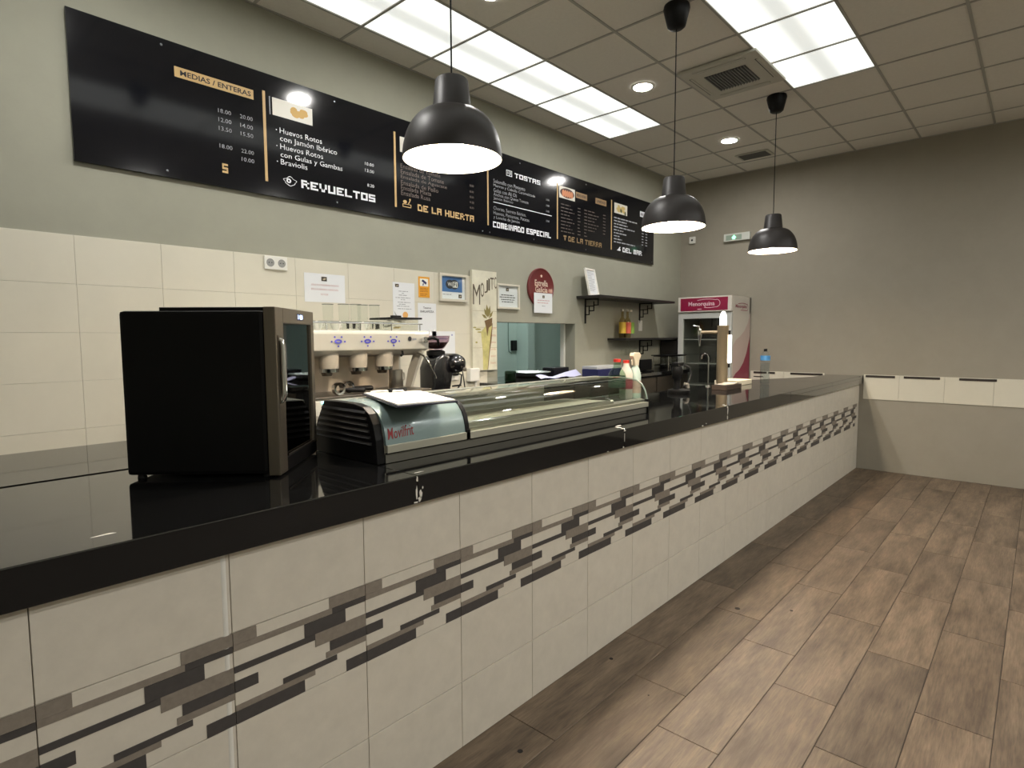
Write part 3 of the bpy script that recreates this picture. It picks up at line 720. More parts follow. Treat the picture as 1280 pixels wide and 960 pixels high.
z = MB(); put_poly(z, F, [(3.655, 1.56), (3.70, 1.60), (3.79, 1.685), (3.80, 1.64), (3.775, 1.52), (3.755, 1.38), (3.735, 1.225), (3.68, 1.225), (3.675, 1.40)]); build('glass_drawing', z, mat('mojito_yellow', (194, 186, 122), .8, noise=.2, scale=20), t)
z = MB(); put_poly(z, F, [(3.735, 1.225), (3.755, 1.38), (3.775, 1.52), (3.80, 1.64), (3.805, 1.64), (3.79, 1.50), (3.765, 1.38), (3.742, 1.225)], .0016)
put_poly(z, F, [(3.70, 1.66), (3.80, 1.69), (3.795, 1.62), (3.755, 1.60), (3.735, 1.52), (3.72, 1.60)], .0017); build('glass_edge', z, mat('mojito_brown', (112, 88, 56), .8), t)
z = MB()
for (px, pz, a, l) in [(3.74, 1.69, 2.2, .10), (3.745, 1.69, 1.75, .12), (3.75, 1.69, 1.3, .11), (3.755, 1.68, .75, .10), (3.735, 1.68, 2.75, .10)]:
    dx, dz = math.cos(a) * .75, math.sin(a); nx, nz = -dz * .17, dx * .17
    put_poly(z, F, [(px, pz), (px + dx * l * .5 + nx * l, pz + dz * l * .5 + nz * l), (px + dx * l, pz + dz * l), (px + dx * l * .5 - nx * l, pz + dz * l * .5 - nz * l)], .0018 + .0001 * l)
build('mint_leaves', z, mat('mint', (132, 122, 72), .8), t)
z = MB()
for (px, pz, rx, rz_) in [(3.62, 1.585, .035, .008), (3.64, 1.56, .03, .006), (3.60, 1.47, .014, .008), (3.58, 1.60, .02, .006)]: put_oval(z, F, px, pz, rx, rz_, .001)
build('splash', z, mat('mint2', (160, 152, 90), .8), t)
z = MB()
for i in range(6): put_text(z, F, ['ron', 'menta', 'lima', 'soda', 'azúcar', 'hielo'][i], 3.778, 3.845, 1.585 - i * .062, 1.605 - i * .062, 0, .0008)
build('small_print', z, mat('faded_red', (196, 150, 120), .8), t)
t, F = frame('framed_sign', 'pale framed notice with four lines of print, beside the tall canvas', 3.885, 4.195, 1.775, 2.005, YW - .0005, FRM, .018)
mini_logo(F, t, 4.035, 1.955, .038, .03)
rows(F, t, [(3.95, 4.12, 1.90), (3.93, 4.155, 1.88), (3.95, 4.13, 1.858), (3.96, 4.115, 1.838)], INK, .007)
# oval beer sign
t = thing('oval_sign', 'dark red oval beer sign with pale lettering', 'sign', (4.52, YW, 1.80))
OV = mat('oval_maroon', (112, 40, 42), .3, coat=.5)
def ovprof(ra, rb, y0, y1, rim):
    mb = MB(); n = 40; rings = []
    for (s, y) in [(1, y1), (1, y0 + rim * .4), (.97, y0), (.93, y0 + rim * .5), (.90, y0 + rim)]:
        rings.append([(4.52 + ra * s * math.cos(2 * math.pi * i / n), y, 2.0 + rb * s * math.sin(2 * math.pi * i / n)) for i in range(n)])
    vs = [v for r in rings for v in r]; fs = [(j * n + i, j * n + (i + 1) % n, (j + 1) * n + (i + 1) % n, (j + 1) * n + i) for j in range(4) for i in range(n)]
    fs.append(tuple(range(4 * n, 5 * n))); return mb.add(vs, fs)
build('plate', ovprof(.2, .193, YW - .022, YW - .001, .008), OV, t, smooth=True)
F = face('Y', YW - .0135)
z = MB(); put_text(z, F, 'Estrella', 4.425, 4.625, 2.015, 2.075, .012); put_text(z, F, 'Galicia', 4.43, 4.62, 1.955, 2.012, .012); build('lettering', z, mat('oval_cream', (226, 208, 188), .5), t)
z = MB(); s5 = []
for i in range(10): s5.append((4.525 + (.018 if i % 2 == 0 else .009) * math.sin(math.pi * i / 5), 2.115 + (.018 if i % 2 == 0 else .009) * math.cos(math.pi * i / 5)))
put_poly(z, F, s5); build('star', z, MC['oval_cream'], t)
t, F = sheet('notice', 'small white notice with pale red lines taped over the oval sign', 'notice', 4.40, 4.685, 1.752, 1.948, y=YW - .0235)
mini_logo(F, t, 4.545, 1.912, .034, .026)
rows(F, t, [(4.45, 4.64, 1.872), (4.45, 4.63, 1.848)], mat('pale_red2', (206, 160, 162), .7), .007); rows(F, t, [(4.52, 4.57, 1.818)], LGREY)

# sockets
def socket(x0, x1, z0, z1, label, n=2):
    t = thing('wall_socket', label, 'socket', ((x0 + x1) / 2, YD, z0))
    build('plate', MB().box(x0, x1, YD - .012, YD, z0, z1), WHITE, t, bevel=.003)
    for k in range(n):
        c = x0 + (x1 - x0) * (k + .5) / n; zc = (z0 + z1) / 2
        build('socket_well', MB().lathe((c, YD - .0125, zc), [(.0001, .0), (.021, -.0005), (.024, -.002), (.026, .0)], 20, axis='y'), mat('socket_grey', (150, 150, 146), .5), t)
        h = MB()
        for s in (-.009, .009): h.frus((c + s, YD - .0140, zc), (c + s, YD - .0118, zc), .0035, .0035, 8)
        build('pin_holes', h, INK, t)
    return t
socket(1.738, 1.890, 1.955, 2.04, 'double white wall socket high on the cream tiles')
# ------------------------------------------------------------------ wall shelves
def bracket(parent, x, ztop, zbot, y0=YW):
    mb = MB(); r = .006
    mb.box(x - .008, x + .008, y0 - .014, y0 - .002, zbot, ztop)
    b = build('bracket', mb, BLACK, parent)
    d = .17
    for (ya, yb, za, zb) in [(.0, .17, ztop - .012, ztop - .002), (.165, .175, ztop - .07, ztop), (.11, .175, ztop - .075, ztop - .065), (.11, .12, ztop - .13, ztop - .03), (.05, .12, ztop - .135, ztop - .125),
                             (.05, .06, ztop - .17, ztop - .08), (.0, .06, ztop - .175, ztop - .165), (.0, .12, ztop - .085, ztop - .075)]:
        build('bracket_bar', MB().box(x - .004, x + .004, y0 - yb - .002, y0 - ya - .002, za, zb), BLACK, b)
    return b
SHELF = mat('black_shelf_wood', (30, 27, 25), .5, noise=.15, scale=20)
t = thing('wall_shelf', 'upper black wall shelf, carrying a leaning white frame', 'shelf', (6.1, YW, 1.92))
build('shelf_board', MB().box(5.13, 6.80, YW - .30, YW - .001, 1.925, 1.95), SHELF, t, bevel=.002)
bracket(t, 5.29, 1.925, 1.66); bracket(t, 6.45, 1.925, 1.68)
t = thing('wall_shelf', 'lower black wall shelf, carrying three small coloured bottles', 'shelf', (6.6, YW, 1.48))
build('shelf_board', MB().box(5.74, 7.50, YW - .24, YW - .001, 1.475, 1.50), SHELF, t, bevel=.002)
bracket(t, 6.46, 1.475, 1.22)
# leaning frame on the upper shelf
t = thing('leaning_frame', 'white picture frame leaning at the left end of the upper shelf', 'picture frame', (5.28, YW - .13, 1.95))
t.rotation_euler = (math.radians(-12), 0, math.radians(8))
mb = MB(); W2, H2 = .115, .30
mb.box(-W2, W2, -.01, .01, 0, .02).box(-W2, W2, -.01, .01, H2 - .02, H2).box(-W2, -W2 + .02, -.01, .01, .02, H2 - .02).box(W2 - .02, W2, -.01, .01, .02, H2 - .02)
build('frame', mb, WHITE, t, local=True)
build('sheet', MB().box(-W2 + .02, W2 - .02, -.002, .006, .02, H2 - .02), PAPER, t, local=True)
mb = MB(); r3 = random.Random(2)
for i in range(12): mb.box(-.08, -.08 + r3.uniform(.09, .16), -.0030, -.0022, .255 - i * .018, .260 - i * .018)
build('small_print', mb, LGREY, t, local=True)
# bottles on the lower shelf
def bottle(name, x, y, z, h, r, body, label_m, cap_m, label, cat='bottle', group=None, neck=.35, lab=(.25, .6), base=None, nr=.35):
    t = thing(name, label, cat, (x, y, z), group)
    hn = h * (1 - neck)
    prof = [(.0001, .002), (r * .9, .002), (r, .01), (r, hn * .88), (r * .85, hn * .97), (r * nr * 1.1, hn * 1.12), (r * nr, h * .95), (r * nr, h * .97)]
    build('body', MB().lathe((x, y, z), prof, 24), body, t, smooth=True)
    if label_m: build('label_band', MB().lathe((x, y, z), [(r + .0008, hn * lab[0]), (r + .0008, hn * (lab[0] + lab[1]))], 24), label_m, t, smooth=True)
    build('cap', MB().lathe((x, y, z), [(r * nr + .003, h * .93), (r * nr + .003, h), (.0001, h)], 16), cap_m, t, smooth=True)
    return t
YEL = mat('yellow_label', (212, 176, 60), .5); REDL = mat('red_label', (206, 96, 74), .5); GRNL = mat('green_label', (132, 170, 70), .5)
CAPM = mat('silver_cap', (196, 190, 176), .35, .6)
gl_amber = glass('amber_glass', (236, 226, 196), 1.45)
bottle('spirit_bottle', 5.90, YW - .10, 1.50, .33, .040, gl_amber, YEL, CAPM, 'small bottle with a yellow label, left of three on the lower shelf', group='bottles on the lower shelf')
bottle('spirit_bottle', 5.995, YW - .11, 1.50, .33, .040, gl_amber, REDL, CAPM, 'small bottle with a red label, middle of three on the lower shelf', group='bottles on the lower shelf')
bottle('spirit_bottle', 6.09, YW - .10, 1.50, .33, .040, GLASS, GRNL, CAPM, 'small bottle with a green label, right of three on the lower shelf', group='bottles on the lower shelf')
t = thing('light_switch', 'white light switch on the wall between the two shelves', 'switch', (6.46, YW, 1.6))
build('plate', MB().box(6.43, 6.51, YW - .012, YW, 1.585, 1.715), WHITE, t, bevel=.003)
build('rocker', MB().box(6.445, 6.495, YW - .016, YW - .012, 1.655, 1.70), WHITE, t); build('rocker', MB().box(6.445, 6.495, YW - .016, YW - .012, 1.60, 1.645), WHITE, t)
# end wall: emergency light and small box
t = thing('emergency_exit_light', 'flat white emergency exit light with green symbol on the end wall', 'exit sign', (XE, 1.43, 2.72))
build('housing', MB().box(XE - .05, XE, 1.26, 1.59, 2.725, 2.82), mat('exit_white', (206, 208, 200), .4), t, bevel=.006)
F = face('X', XE - .05)
z = MB(); put_rect(z, F, -1.56, -1.36, 2.738, 2.80); z = build('sign_face', z, mat('exit_pale', (150, 166, 150), .5), t)
g = MB(); put_rect(g, F, -1.475, -1.44, 2.745, 2.765, .0018, .0005); put_poly(g, F, [(-1.49, 2.765), (-1.425, 2.765), (-1.457, 2.80)], .0018); build('green_symbol', g, emis('exit_green', (.1, .9, .4), 1.2), z)
t = thing('wall_sensor', 'small white box with a dark dot near the room corner', 'sensor', (XE, 2.03, 2.76))
build('box', MB().box(XE - .03, XE, 1.99, 2.07, 2.755, 2.845), WHITE, t, bevel=.004)
build('dot', MB().frus((XE - .0315, 2.03, 2.80), (XE - .028, 2.03, 2.80), .014, .014, 12), INK, t)

# ================================================================== FRIDGE
fx0, fx1, fy0, fy1 = 6.93, 7.53, 1.235, 1.915
t = thing('display_fridge', 'upright glass-door ice cream fridge with a magenta header', 'fridge', (7.23, 1.575, 0))
FW = mat('fridge_white', (214, 208, 198), .4)
DK = mat('fridge_dark', (44, 44, 44), .6)
mb = MB(); mb.box(fx0 + .04, fx1, fy0, fy0 + .03, .08, 2.0).box(fx0 + .04, fx1, fy1 - .03, fy1, .08, 2.0).box(fx1 - .03, fx1, fy0, fy1, .08, 2.0).box(fx0 + .04, fx1, fy0, fy1, .08, .2).box(fx0 + .04, fx1, fy0 + .03, fy1 - .03, 1.8, 2.0)
build('cabinet', mb, FW, t)
build('lining', MB().box(fx1 - .045, fx1 - .031, fy0 + .03, fy1 - .03, .2, 1.8), DK, t)
build('lining', MB().box(fx0 + .05, fx1 - .05, fy0 + .03, fy0 + .036, .2, 1.8), mat('fridge_inner', (120, 120, 116), .5), t)
build('lining', MB().box(fx0 + .05, fx1 - .05, fy1 - .036, fy1 - .03, .2, 1.8), MC['fridge_inner'], t)
for zz in (.6, .9, 1.17, 1.47): 
    mb = MB(); mb.box(fx0 + .06, fx0 + .068, fy0 + .04, fy1 - .04, zz, zz + .012)
    for k in range(16): mb.box(fx0 + .06, fx1 - .05, fy0 + .05 + k * .038, fy0 + .054 + k * .038, zz, zz + .005)
    build('wire_shelf', mb, mat('wire_grey', (150, 150, 146), .4), t)
d = build('door', MB().box(fx0, fx0 + .035, fy0, fy0 + .065, .1, 1.80).box(fx0, fx0 + .035, fy1 - .065, fy1, .1, 1.80).box(fx0, fx0 + .035, fy0 + .065, fy1 - .065, 1.735, 1.80).box(fx0, fx0 + .035, fy0 + .065, fy1 - .065, .1, .2), mat('door_grey', (186, 188, 184), .4), t)
build('door_glass', MB().box(fx0 + .012, fx0 + .016, fy0 + .065, fy1 - .065, .2, 1.735), GLASST, d)
h = build('header', MB().box(fx0 - .012, fx0 + .04, fy0, fy1, 1.815, 2.0), FW, t, bevel=.004)
F = face('X', fx0 - .012)
z = MB(); put_rect(z, F, -fy1 + .035, -fy0 - .045, 1.83, 1.985, .002, .0015); z = build('magenta_panel', z, mat('magenta', (142, 26, 64), .35), h)
PINK = mat('pink_print', (232, 196, 206), .5)
g = MB(); put_text(g, F, 'Menorquina', -1.775, -1.44, 1.872, 1.94, .02, .003)
arc = [(-1.72 + .34 * i / 20, 1.945 + .02 * math.sin(math.pi * i / 20)) for i in range(21)]
def ribbon(mb, F, pts, w_, out):
    for i in range(len(pts) - 1):
        (a, b), (c, d_) = pts[i], pts[i + 1]; L = math.hypot(c - a, d_ - b) or 1; nx, nz = -(d_ - b) / L * w_ / 2, (c - a) / L * w_ / 2
        put_poly(mb, F, [(a + nx, b + nz), (a - nx, b - nz), (c - nx, d_ - nz), (c + nx, d_ + nz)], out)
ribbon(g, F, [(-1.66 + .24 * i / 12, 1.955 + .012 * math.sin(math.pi * i / 12)) for i in range(13)] + [(-1.42 + .045 * math.sin(a), 1.915 + .045 * math.cos(a)) for a in [math.pi * i / 12 for i in range(13)]] + [(-1.44 - .13 * i / 6, 1.868 - .006 * math.sin(math.pi * i / 6)) for i in range(7)], .007, .0032)
put_oval(g, F, -1.63, 1.848, .03, .006, .003)
build('logo_lettering', g, PINK, z)
# side graphics (faces -Y)
F = face('Y', fy0)
g = MB(); P2 = [(7.0, 1.05), (7.1, 1.13), (7.25, 1.27), (7.38, 1.42), (7.46, 1.55), (7.52, 1.72), (7.52, .3), (7.2, .45), (6.98, .8)]
top = [(6.99, 1.00), (7.08, 1.06), (7.2, 1.10), (7.32, 1.18), (7.42, 1.30), (7.50, 1.46), (7.525, 1.52)]
g = MB(); put_poly(g, F, top + [(7.525, .3), (6.99, .3)], .0012); build('magenta_wave', g, MC['magenta'], t)
g = MB(); t2 = [(6.985, 1.40), (7.08, 1.47), (7.2, 1.51), (7.34, 1.58), (7.45, 1.68), (7.525, 1.82)]
put_poly(g, F, t2 + list(reversed(top)), .0009); build('pale_wave', g, mat('pale_pink', (204, 184, 176), .5), t)
g = MB(); put_text(g, F, 'Menorquina', 7.04, 7.40, 1.845, 1.90, .02); ribbon(g, F, [(7.12 + .3 * i / 12, 1.905 + .012 * math.sin(math.pi * i / 12)) for i in range(13)] + [(7.42 + .02 * math.sin(a), 1.87 + .035 * math.cos(a)) for a in [math.pi * i / 8 for i in range(9)]] + [(7.40 - .2 * i / 6, 1.832) for i in range(7)], .008, .0014)
build('side_logo', g, mat('rose_print', (160, 74, 92), .5), t)
build('plinth', MB().box(fx0 + .05, fx1, fy0 + .01, fy1 - .01, 0, .08), BLACKM, t)

# ================================================================== KITCHEN BITS IN THE HATCH
KW = 4.6
t = thing('kitchen_switch', 'black switch box with a thin conduit on the kitchen wall', 'switch', (6.76, KW, 1.35))
build('box', MB().box(6.72, 6.83, KW - .04, KW, 1.31, 1.47), BLACK, t, bevel=.005)
build('conduit', MB().tube([(6.66, KW - .01, 2.6), (6.66, KW - .01, 1.44), (6.67, KW - .012, 1.30), (6.73, KW - .015, 1.27)], .008), mat('conduit', (110, 134, 124), .5), t)
SH = 1.11
t = thing('serving_tray', 'round steel tray standing in the hatch', 'tray', (4.55, 2.36, SH))
build('dish', MB().lathe((4.55, 2.37, SH + .012), [(.0001, 0), (.15, 0), (.17, .006), (.205, .034), (.22, .036), (.222, .040), (.205, .040), (.168, .011), (.0001, .005)], 40), mat('tray_steel', (170, 176, 172), .3, .7), t, smooth=True)
build('foot_ring', MB().lathe((4.55, 2.37, SH + .001), [(.14, 0), (.15, .011), (.145, .011), (.135, 0)], 32), STEELD, t, smooth=True)
for i, (px, py, pr) in enumerate([(4.40, 2.41, .026), (4.47, 2.47, .026), (4.57, 2.49, .026), (4.65, 2.45, .026), (4.70, 2.38, .026)]):
    one('tealight_glass', MB().lathe((px, py, SH + .018), [(.0001, 0), (pr * .8, 0), (pr, .04), (pr * .92, .04), (pr * .7, .006), (.0001, .006)], 16), GLASS, ['first', 'second', 'third', 'fourth', 'fifth'][i] + ' small clear glass from the left on the round tray in the hatch', 'glass', (px, py, SH + .018), 'small glasses on the tray', smooth=True)
SHEETM = mat('lilac_sheet', (190, 190, 222), .6)
mb = MB(); n = 10
for i in range(n + 1):
    for j in range(5):
        u, v_ = i / n, j / 4; x_ = 4.28 + .66 * u + .05 * v_; y_ = 1.99 + .11 * v_; z_ = SH + .002 + .03 * v_ * (.6 + .4 * math.sin(u * 9 + 1)) + .006 * (1 + math.sin(u * 14)) + (.05 * max(0, u - .6) * 2 if u > .6 else 0) * v_
        mb.v.append((x_, y_, max(z_, SH + .002)))
for i in range(n):
    for j in range(4): mb.f.append((i * 5 + j, (i + 1) * 5 + j, (i + 1) * 5 + j + 1, i * 5 + j + 1))
one('paper_tablecloth', mb, SHEETM, 'rumpled lilac-white sheet lying in front of the hatch tray', 'cloth', (4.6, 2.1, SH), smooth=True)
one('dark_packet', MB().box(4.80, 5.06, 2.24, 2.40, SH + .001, SH + .085), mat('dark_packet_mat', (30, 30, 36), .25, noise=.5, scale=60), 'dark glossy packet at the right side of the hatch', 'packet', (4.93, 2.3, SH), bevel=.01)
t = thing('glass_jar', 'green-grey glass jar at the left edge of the hatch', 'jar', (3.98, 2.12, SH))
build('jar', MB().lathe((3.99, 2.12, SH), [(.0001, .001), (.052, .001), (.055, .01), (.055, .085), (.048, .092), (.048, .006), (.0001, .006)], 24), glass('green_glass', (170, 190, 174)), t, smooth=True)
build('contents', MB().frus((3.99, 2.12, SH + .008), (3.99, 2.12, SH + .07), .045, .045, 20), mat('jar_dark', (74, 84, 74), .6), t)

# ================================================================== REFRIGERATED TAPAS CASE
Z0 = 1.063
case = thing('tapas_display_case', 'refrigerated tapas case with a grey-blue motor hood and curved glass', 'display case', (2.1, .4, Z0))
cx0, cx1 = 1.20, 3.06
endp = [(.610, Z0 + .002), (.618, 1.12), (.590, 1.187), (.535, 1.270), (.43, 1.2725), (.33, 1.271), (.272, 1.262), (.236, 1.240), (.212, 1.205), (.198, 1.150), (.190, Z0 + .002)]
e = build('end_panel', MB().prism(endp, cx0 - .022, cx0 + .012, 'x'), BLACK, case, bevel=.003)
for i, zz in enumerate((1.242, 1.220, 1.198, 1.176, 1.154, 1.132)):
    ya = .235 - (1.242 - zz) * .3; yb = .545 + (1.242 - zz) * .5
    build('louvre', MB().prism([(cx0 - .030, zz), (cx0 - .022, zz + .008), (cx0 - .020, zz - .004)], min(ya + .02, .3), min(yb, .6), 'y'), BLACKM, e)
PLN = mat('case_plinth', (128, 126, 118), .25, .5)
build('plinth', MB().box(cx0 + .012, cx1 - .004, .188, .60, Z0 + .002, 1.098), PLN, case)
build('foot_line', MB().box(cx0 + .012, cx1 - .004, .180, .19, 1.098, 1.102), BLACK, case)
build('front_rail', MB().box(cx0 + .012, cx1 - .004, .176, .196, 1.102, 1.130), mat('case_rail', (186, 184, 168), .3, .3), case, bevel=.002)
def frontprof(off=0):
    P = [(.184, 1.130), (.188, 1.16), (.196, 1.19), (.208, 1.214), (.228, 1.238), (.255, 1.254), (.30, 1.265), (.40, 1.270), (.52, 1.266)]
    return [(y + off, z - off * .6) for y, z in P]
def shell(pr, th, a, b):
    out = pr; inn = []
    for i, (y, z) in enumerate(pr):
        p = pr[max(i - 1, 0)]; q = pr[min(i + 1, len(pr) - 1)]; dy, dz = q[0] - p[0], q[1] - p[1]; L = math.hypot(dy, dz)
        inn.append((y + dz / L * th, z - dy / L * th))
    n = len(pr); mb = MB(); vs = [(x, y, z) for x in (a, b) for y, z in out + inn]
    fs = []
    for i in range(n - 1):
        fs += [(i, i + 1, 2 * n + i + 1, 2 * n + i), (n + i, n + i + 1, 3 * n + i + 1, 3 * n + i), (i, i + 1, n + i + 1, n + i), (2 * n + i, 2 * n + i + 1, 3 * n + i + 1, 3 * n + i)]
    fs += [(0, n, 3 * n, 2 * n), (n - 1, 2 * n - 1, 4 * n - 1, 3 * n - 1)]
    return mb.add(vs, fs)
xs = 1.595
hood = build('motor_hood', shell(frontprof(), .012, cx0 + .012, xs), mat('hood_bluegrey', (136, 156, 156), .25, .1, coat=.3), case, smooth=True, ang=.9)
F = face('Y', .196)
lg = MB(); vs, fs = textgeo('Movilfrit', .004)
x0_, x1_ = min(v.x for v in vs), max(v.x for v in vs); y0_, y1_ = min(v.y for v in vs), max(v.y for v in vs)
def hoody(z):
    pr = frontprof()
    for (a, b), (c, d) in zip(pr[:-1], pr[1:]):
        if b <= z <= d: return a + (c - a) * (z - b) / (d - b)
    return pr[0][0]
lgv = []
for v in vs:
    u = (v.x - x0_) / (x1_ - x0_); s_ = (v.y - y0_) / (y1_ - y0_); z_ = 1.148 + s_ * .040 + u * .006
    lgv.append((1.222 + u * .115 + s_ * .004, hoody(z_) - .0015, z_))
lg.add(lgv, fs); build('logo_lettering', lg, mat('logo_red', (150, 38, 44), .5), hood)
build('rib', shell([(y - .003, z + .003) for y, z in frontprof()], .020, xs, xs + .020), BLACK, case, smooth=True, ang=.9)
build('rib', MB().box(xs, xs + .020, .176, .20, 1.10, 1.14), BLACK, case)
build('curved_glass', shell(frontprof(), .005, xs + .020, cx1 - .005), GLASST, case, smooth=True, ang=.9)
CLR = glass('edge_glass', (240, 247, 243), 1.5)
build('end_glass', MB().prism(frontprof() + [(.58, 1.25), (.60, 1.10), (.19, 1.10)], cx1 - .005, cx1, 'x'), CLR, case)
build('end_glass_edge', shell(frontprof(), .006, cx1 - .004, cx1 + .004), mat('glass_edge', (190, 200, 192), .15), case, smooth=True, ang=.9)
build('end_post', MB().box(cx1 - .006, cx1 + .008, .178, .20, Z0 + .001, 1.145), BLACK, case)
build('rear_rail', MB().box(cx0 + .012, cx1 - .004, .515, .56, 1.247, 1.268), mat('rear_rail', (150, 152, 142), .35, .5), case, bevel=.003)
build('rear_wall', MB().box(cx0 + .012, cx1 - .004, .585, .597, 1.10, 1.13), STEEL, case)
for i in range(3):
    a = xs + .03 + i * .475
    build('sliding_door', MB().box(a, min(a + .48, cx1 - .01), .570 + .006 * (i % 2), .574 + .006 * (i % 2), 1.13, 1.247), mat('satin_door', (168, 168, 156), .4, .2) if i < 2 else CLR, case)
WSTEEL = mat('satin_steel', (176, 172, 156), .4, .35)
build('well_floor', MB().box(xs + .022, cx1 - .008, .20, .58, 1.100, 1.112), WSTEEL, case)
build('well_lip', MB().prism([(.200, 1.112), (.200, 1.142), (.235, 1.150), (.242, 1.144), (.208, 1.136), (.208, 1.112)], xs + .022, cx1 - .008, 'x'), STEEL, case, smooth=True)
pan0 = None
build('deck', MB().prism([(.215, 1.112), (.212, 1.158), (.222, 1.164), (.232, 1.158), (.55, 1.150), (.56, 1.112)], xs + .024, 2.74, 'x'), WSTEEL, case, smooth=True)
build('deck_edge', MB().tube([(xs + .026, .215, 1.163), (2.70, .215, 1.163), (2.78, .26, 1.160), (2.98, .45, 1.152)], .004), CHROME, case, smooth=True)
build('rear_cover', MB().prism([(.40, 1.2625), (.40, 1.2645), (.515, 1.262), (.515, 1.260)], xs + .022, cx1 - .30, 'x'), WSTEEL, case)
for i in range(0):
    a = xs + .035 + i * .282
    if pan0 is None:
        mb = MB(); b = a + .272
        mb.box(a, b, .25, .56, 1.113, 1.118).box(a, b, .25, .256, 1.118, 1.150).box(a, b, .554, .56, 1.118, 1.150).box(a, a + .006, .256, .554, 1.118, 1.150).box(b - .006, b, .256, .554, 1.118, 1.150)
        pan0 = build('steel_pan', mb, WSTEEL, case, at=(a, .25, 1.113), bevel=.0015, seg=1)
    else: share(pan0, 'steel_pan', case, (a, .25, 1.113))
# clipboard with papers and pen
cbz = 1.2745
def quad(pts, z0, z1): return MB().prism(pts, z0, z1, 'z')
cb = thing('clipboard', 'black clipboard lying on the motor hood of the tapas case', 'clipboard', (1.38, .3, cbz))
P4 = [(1.366, .548), (1.188, .082), (1.425, .050), (1.575, .440)]
CC = Vector((1.385, .28))
P4b = [tuple(CC + (Vector(p) - CC) * 1.03) for p in P4]
build('backing_board', quad([(p[0], p[1]) for p in P4b], cbz, cbz + .006), mat('navy_board', (22, 24, 44), .4), cb, bevel=.001)
build('paper_sheets', quad([tuple(CC + (Vector(p) - CC) * .985) for p in P4], cbz + .0065, cbz + .011), mat('white_sheets', (240, 238, 232), .8), cb)
build('clip', MB().box(1.43, 1.52, .455, .478, cbz + .011, cbz + .026), BLACK, cb, bevel=.005)
one('pen', MB().tube([(1.37, .505, cbz + .0165), (1.40, .50, cbz + .0165), (1.475, .43, cbz + .0165), (1.48, .425, cbz + .0165)], [.002, .005, .005, .001], 10), WHITE, 'white pen lying on the clipboard papers', 'pen', (1.42, .47, cbz + .012), smooth=True)

# ================================================================== BLACK GLASS-DOOR CABINET (front left)
a0 = math.radians(44.6)
cab = thing('countertop_cabinet', 'black box-shaped appliance with a steel and glass door', 'appliance', (.855, .290, Z0 + .0008), rz=a0)
DW, DD, HH = .405, .46, .545   # local: x along door, y to the back, z up
build('body', MB().box(0, DW, .018, DD, .012, HH - .012), BLACK, cab, local=True, bevel=.012)
build('roof_plate', MB().box(.14, DW - .02, .05, DD - .05, HH - .012, HH + .006), BLACK, cab, local=True)
door = build('door', MB().box(0, .072, -.02, .017, .006, HH), mat('bezel_steel', (128, 120, 108), .32, .85, noise=.06, scale=9, stretch=(20, 20, 1)), cab, local=True, bevel=.003)
build('door_rail', MB().box(.072, DW, -.02, .017, HH - .05, HH), MC['bezel_steel'], cab, local=True, bevel=.002)
build('door_rail', MB().box(DW - .035, DW, -.02, .017, .05, HH - .05), MC['bezel_steel'], cab, local=True, bevel=.002)
build('door_rail', MB().box(.072, DW, -.018, .017, .006, .05), BLACK, cab, local=True)
build('door_glass', MB().box(.072, DW - .035, -.012, -.004, .05, HH - .05), glass('smoked_glass', (150, 146, 136), 2.6, .03), cab, local=True)
build('door_edge_line', MB().box(.085, DW - .03, -.021, -.018, .055, .060), STEELD, cab, local=True)
build('interior', MB().box(.08, DW - .04, .0175, .018, .06, HH - .06), mat('cab_inside', (24, 24, 24), .8), cab, local=True)
build('handle', MB().tube([(.030, -.02, .440), (.030, -.028, .436), (.030, -.031, .42), (.030, -.031, .27), (.030, -.028, .25), (.030, -.02, .245)], .009, 12), CHROME, cab, local=True, smooth=True)
build('handle_mount', MB().box(.016, .046, -.0225, -.019, .235, .455), STEELD, cab, local=True, bevel=.001)
dp = build('digital_display', MB().box(.215, .275, -.0212, -.0198, HH - .036, HH - .014), mat('display_dark', (30, 34, 70), .3), cab, local=True)
vs, fs = textgeo('1 88', .02); x0_, x1_ = min(v.x for v in vs), max(v.x for v in vs); y0_, y1_ = min(v.y for v in vs), max(v.y for v in vs)
build('digits', MB().add([(.220 + (v.x - x0_) / (x1_ - x0_) * .05, -.0216, HH - .033 + (v.y - y0_) / (y1_ - y0_) * .016) for v in vs], fs), emis('blue_digits', (.35, .55, 1), 3.0), cab, local=True)
for px in (.03, DW - .03):
    for py in (.03, DD - .03): build('foot', MB().frus((px, py, 0), (px, py, .013), .014, .012, 12), BLACKM, cab, local=True)

# ================================================================== COFFEE MACHINE
MW = mat('machine_white', (204, 201, 190), .25, coat=.4); MBG = mat('machine_beige', (206, 192, 172), .3, .35)
cm = thing('espresso_machine', 'three-group white espresso machine on the back counter', 'coffee machine', (1.9, 1.7, .955))
mx0, mx1 = 1.28, 2.475
hd = build('top_housing', MB().prism([(1.464, 1.440), (1.455, 1.535), (1.460, 1.551), (1.472, 1.556), (1.97, 1.556), (1.97, 1.43), (1.56, 1.40)], mx0, mx1, 'x'), MW, cm, bevel=.006)
build('under_panel', MB().prism([(1.47, 1.443), (1.56, 1.398), (1.90, 1.398), (1.90, 1.425), (1.5, 1.446)], mx0 + .02, mx1 - .01, 'x'), mat('under_grey', (150, 142, 130), .35, .5), cm)
build('splash_panel', MB().box(mx0 + .02, mx1 - .05, 1.72, 1.74, 1.17, 1.43), MBG, cm)
build('rear_body', MB().box(mx0 + .02, mx1 - .02, 1.74, 1.96, 1.02, 1.44), MW, cm)
build('drip_tray', MB().box(mx0, mx1 - .03, 1.40, 1.73, 1.1685, 1.185), STEELD, cm, bevel=.004)
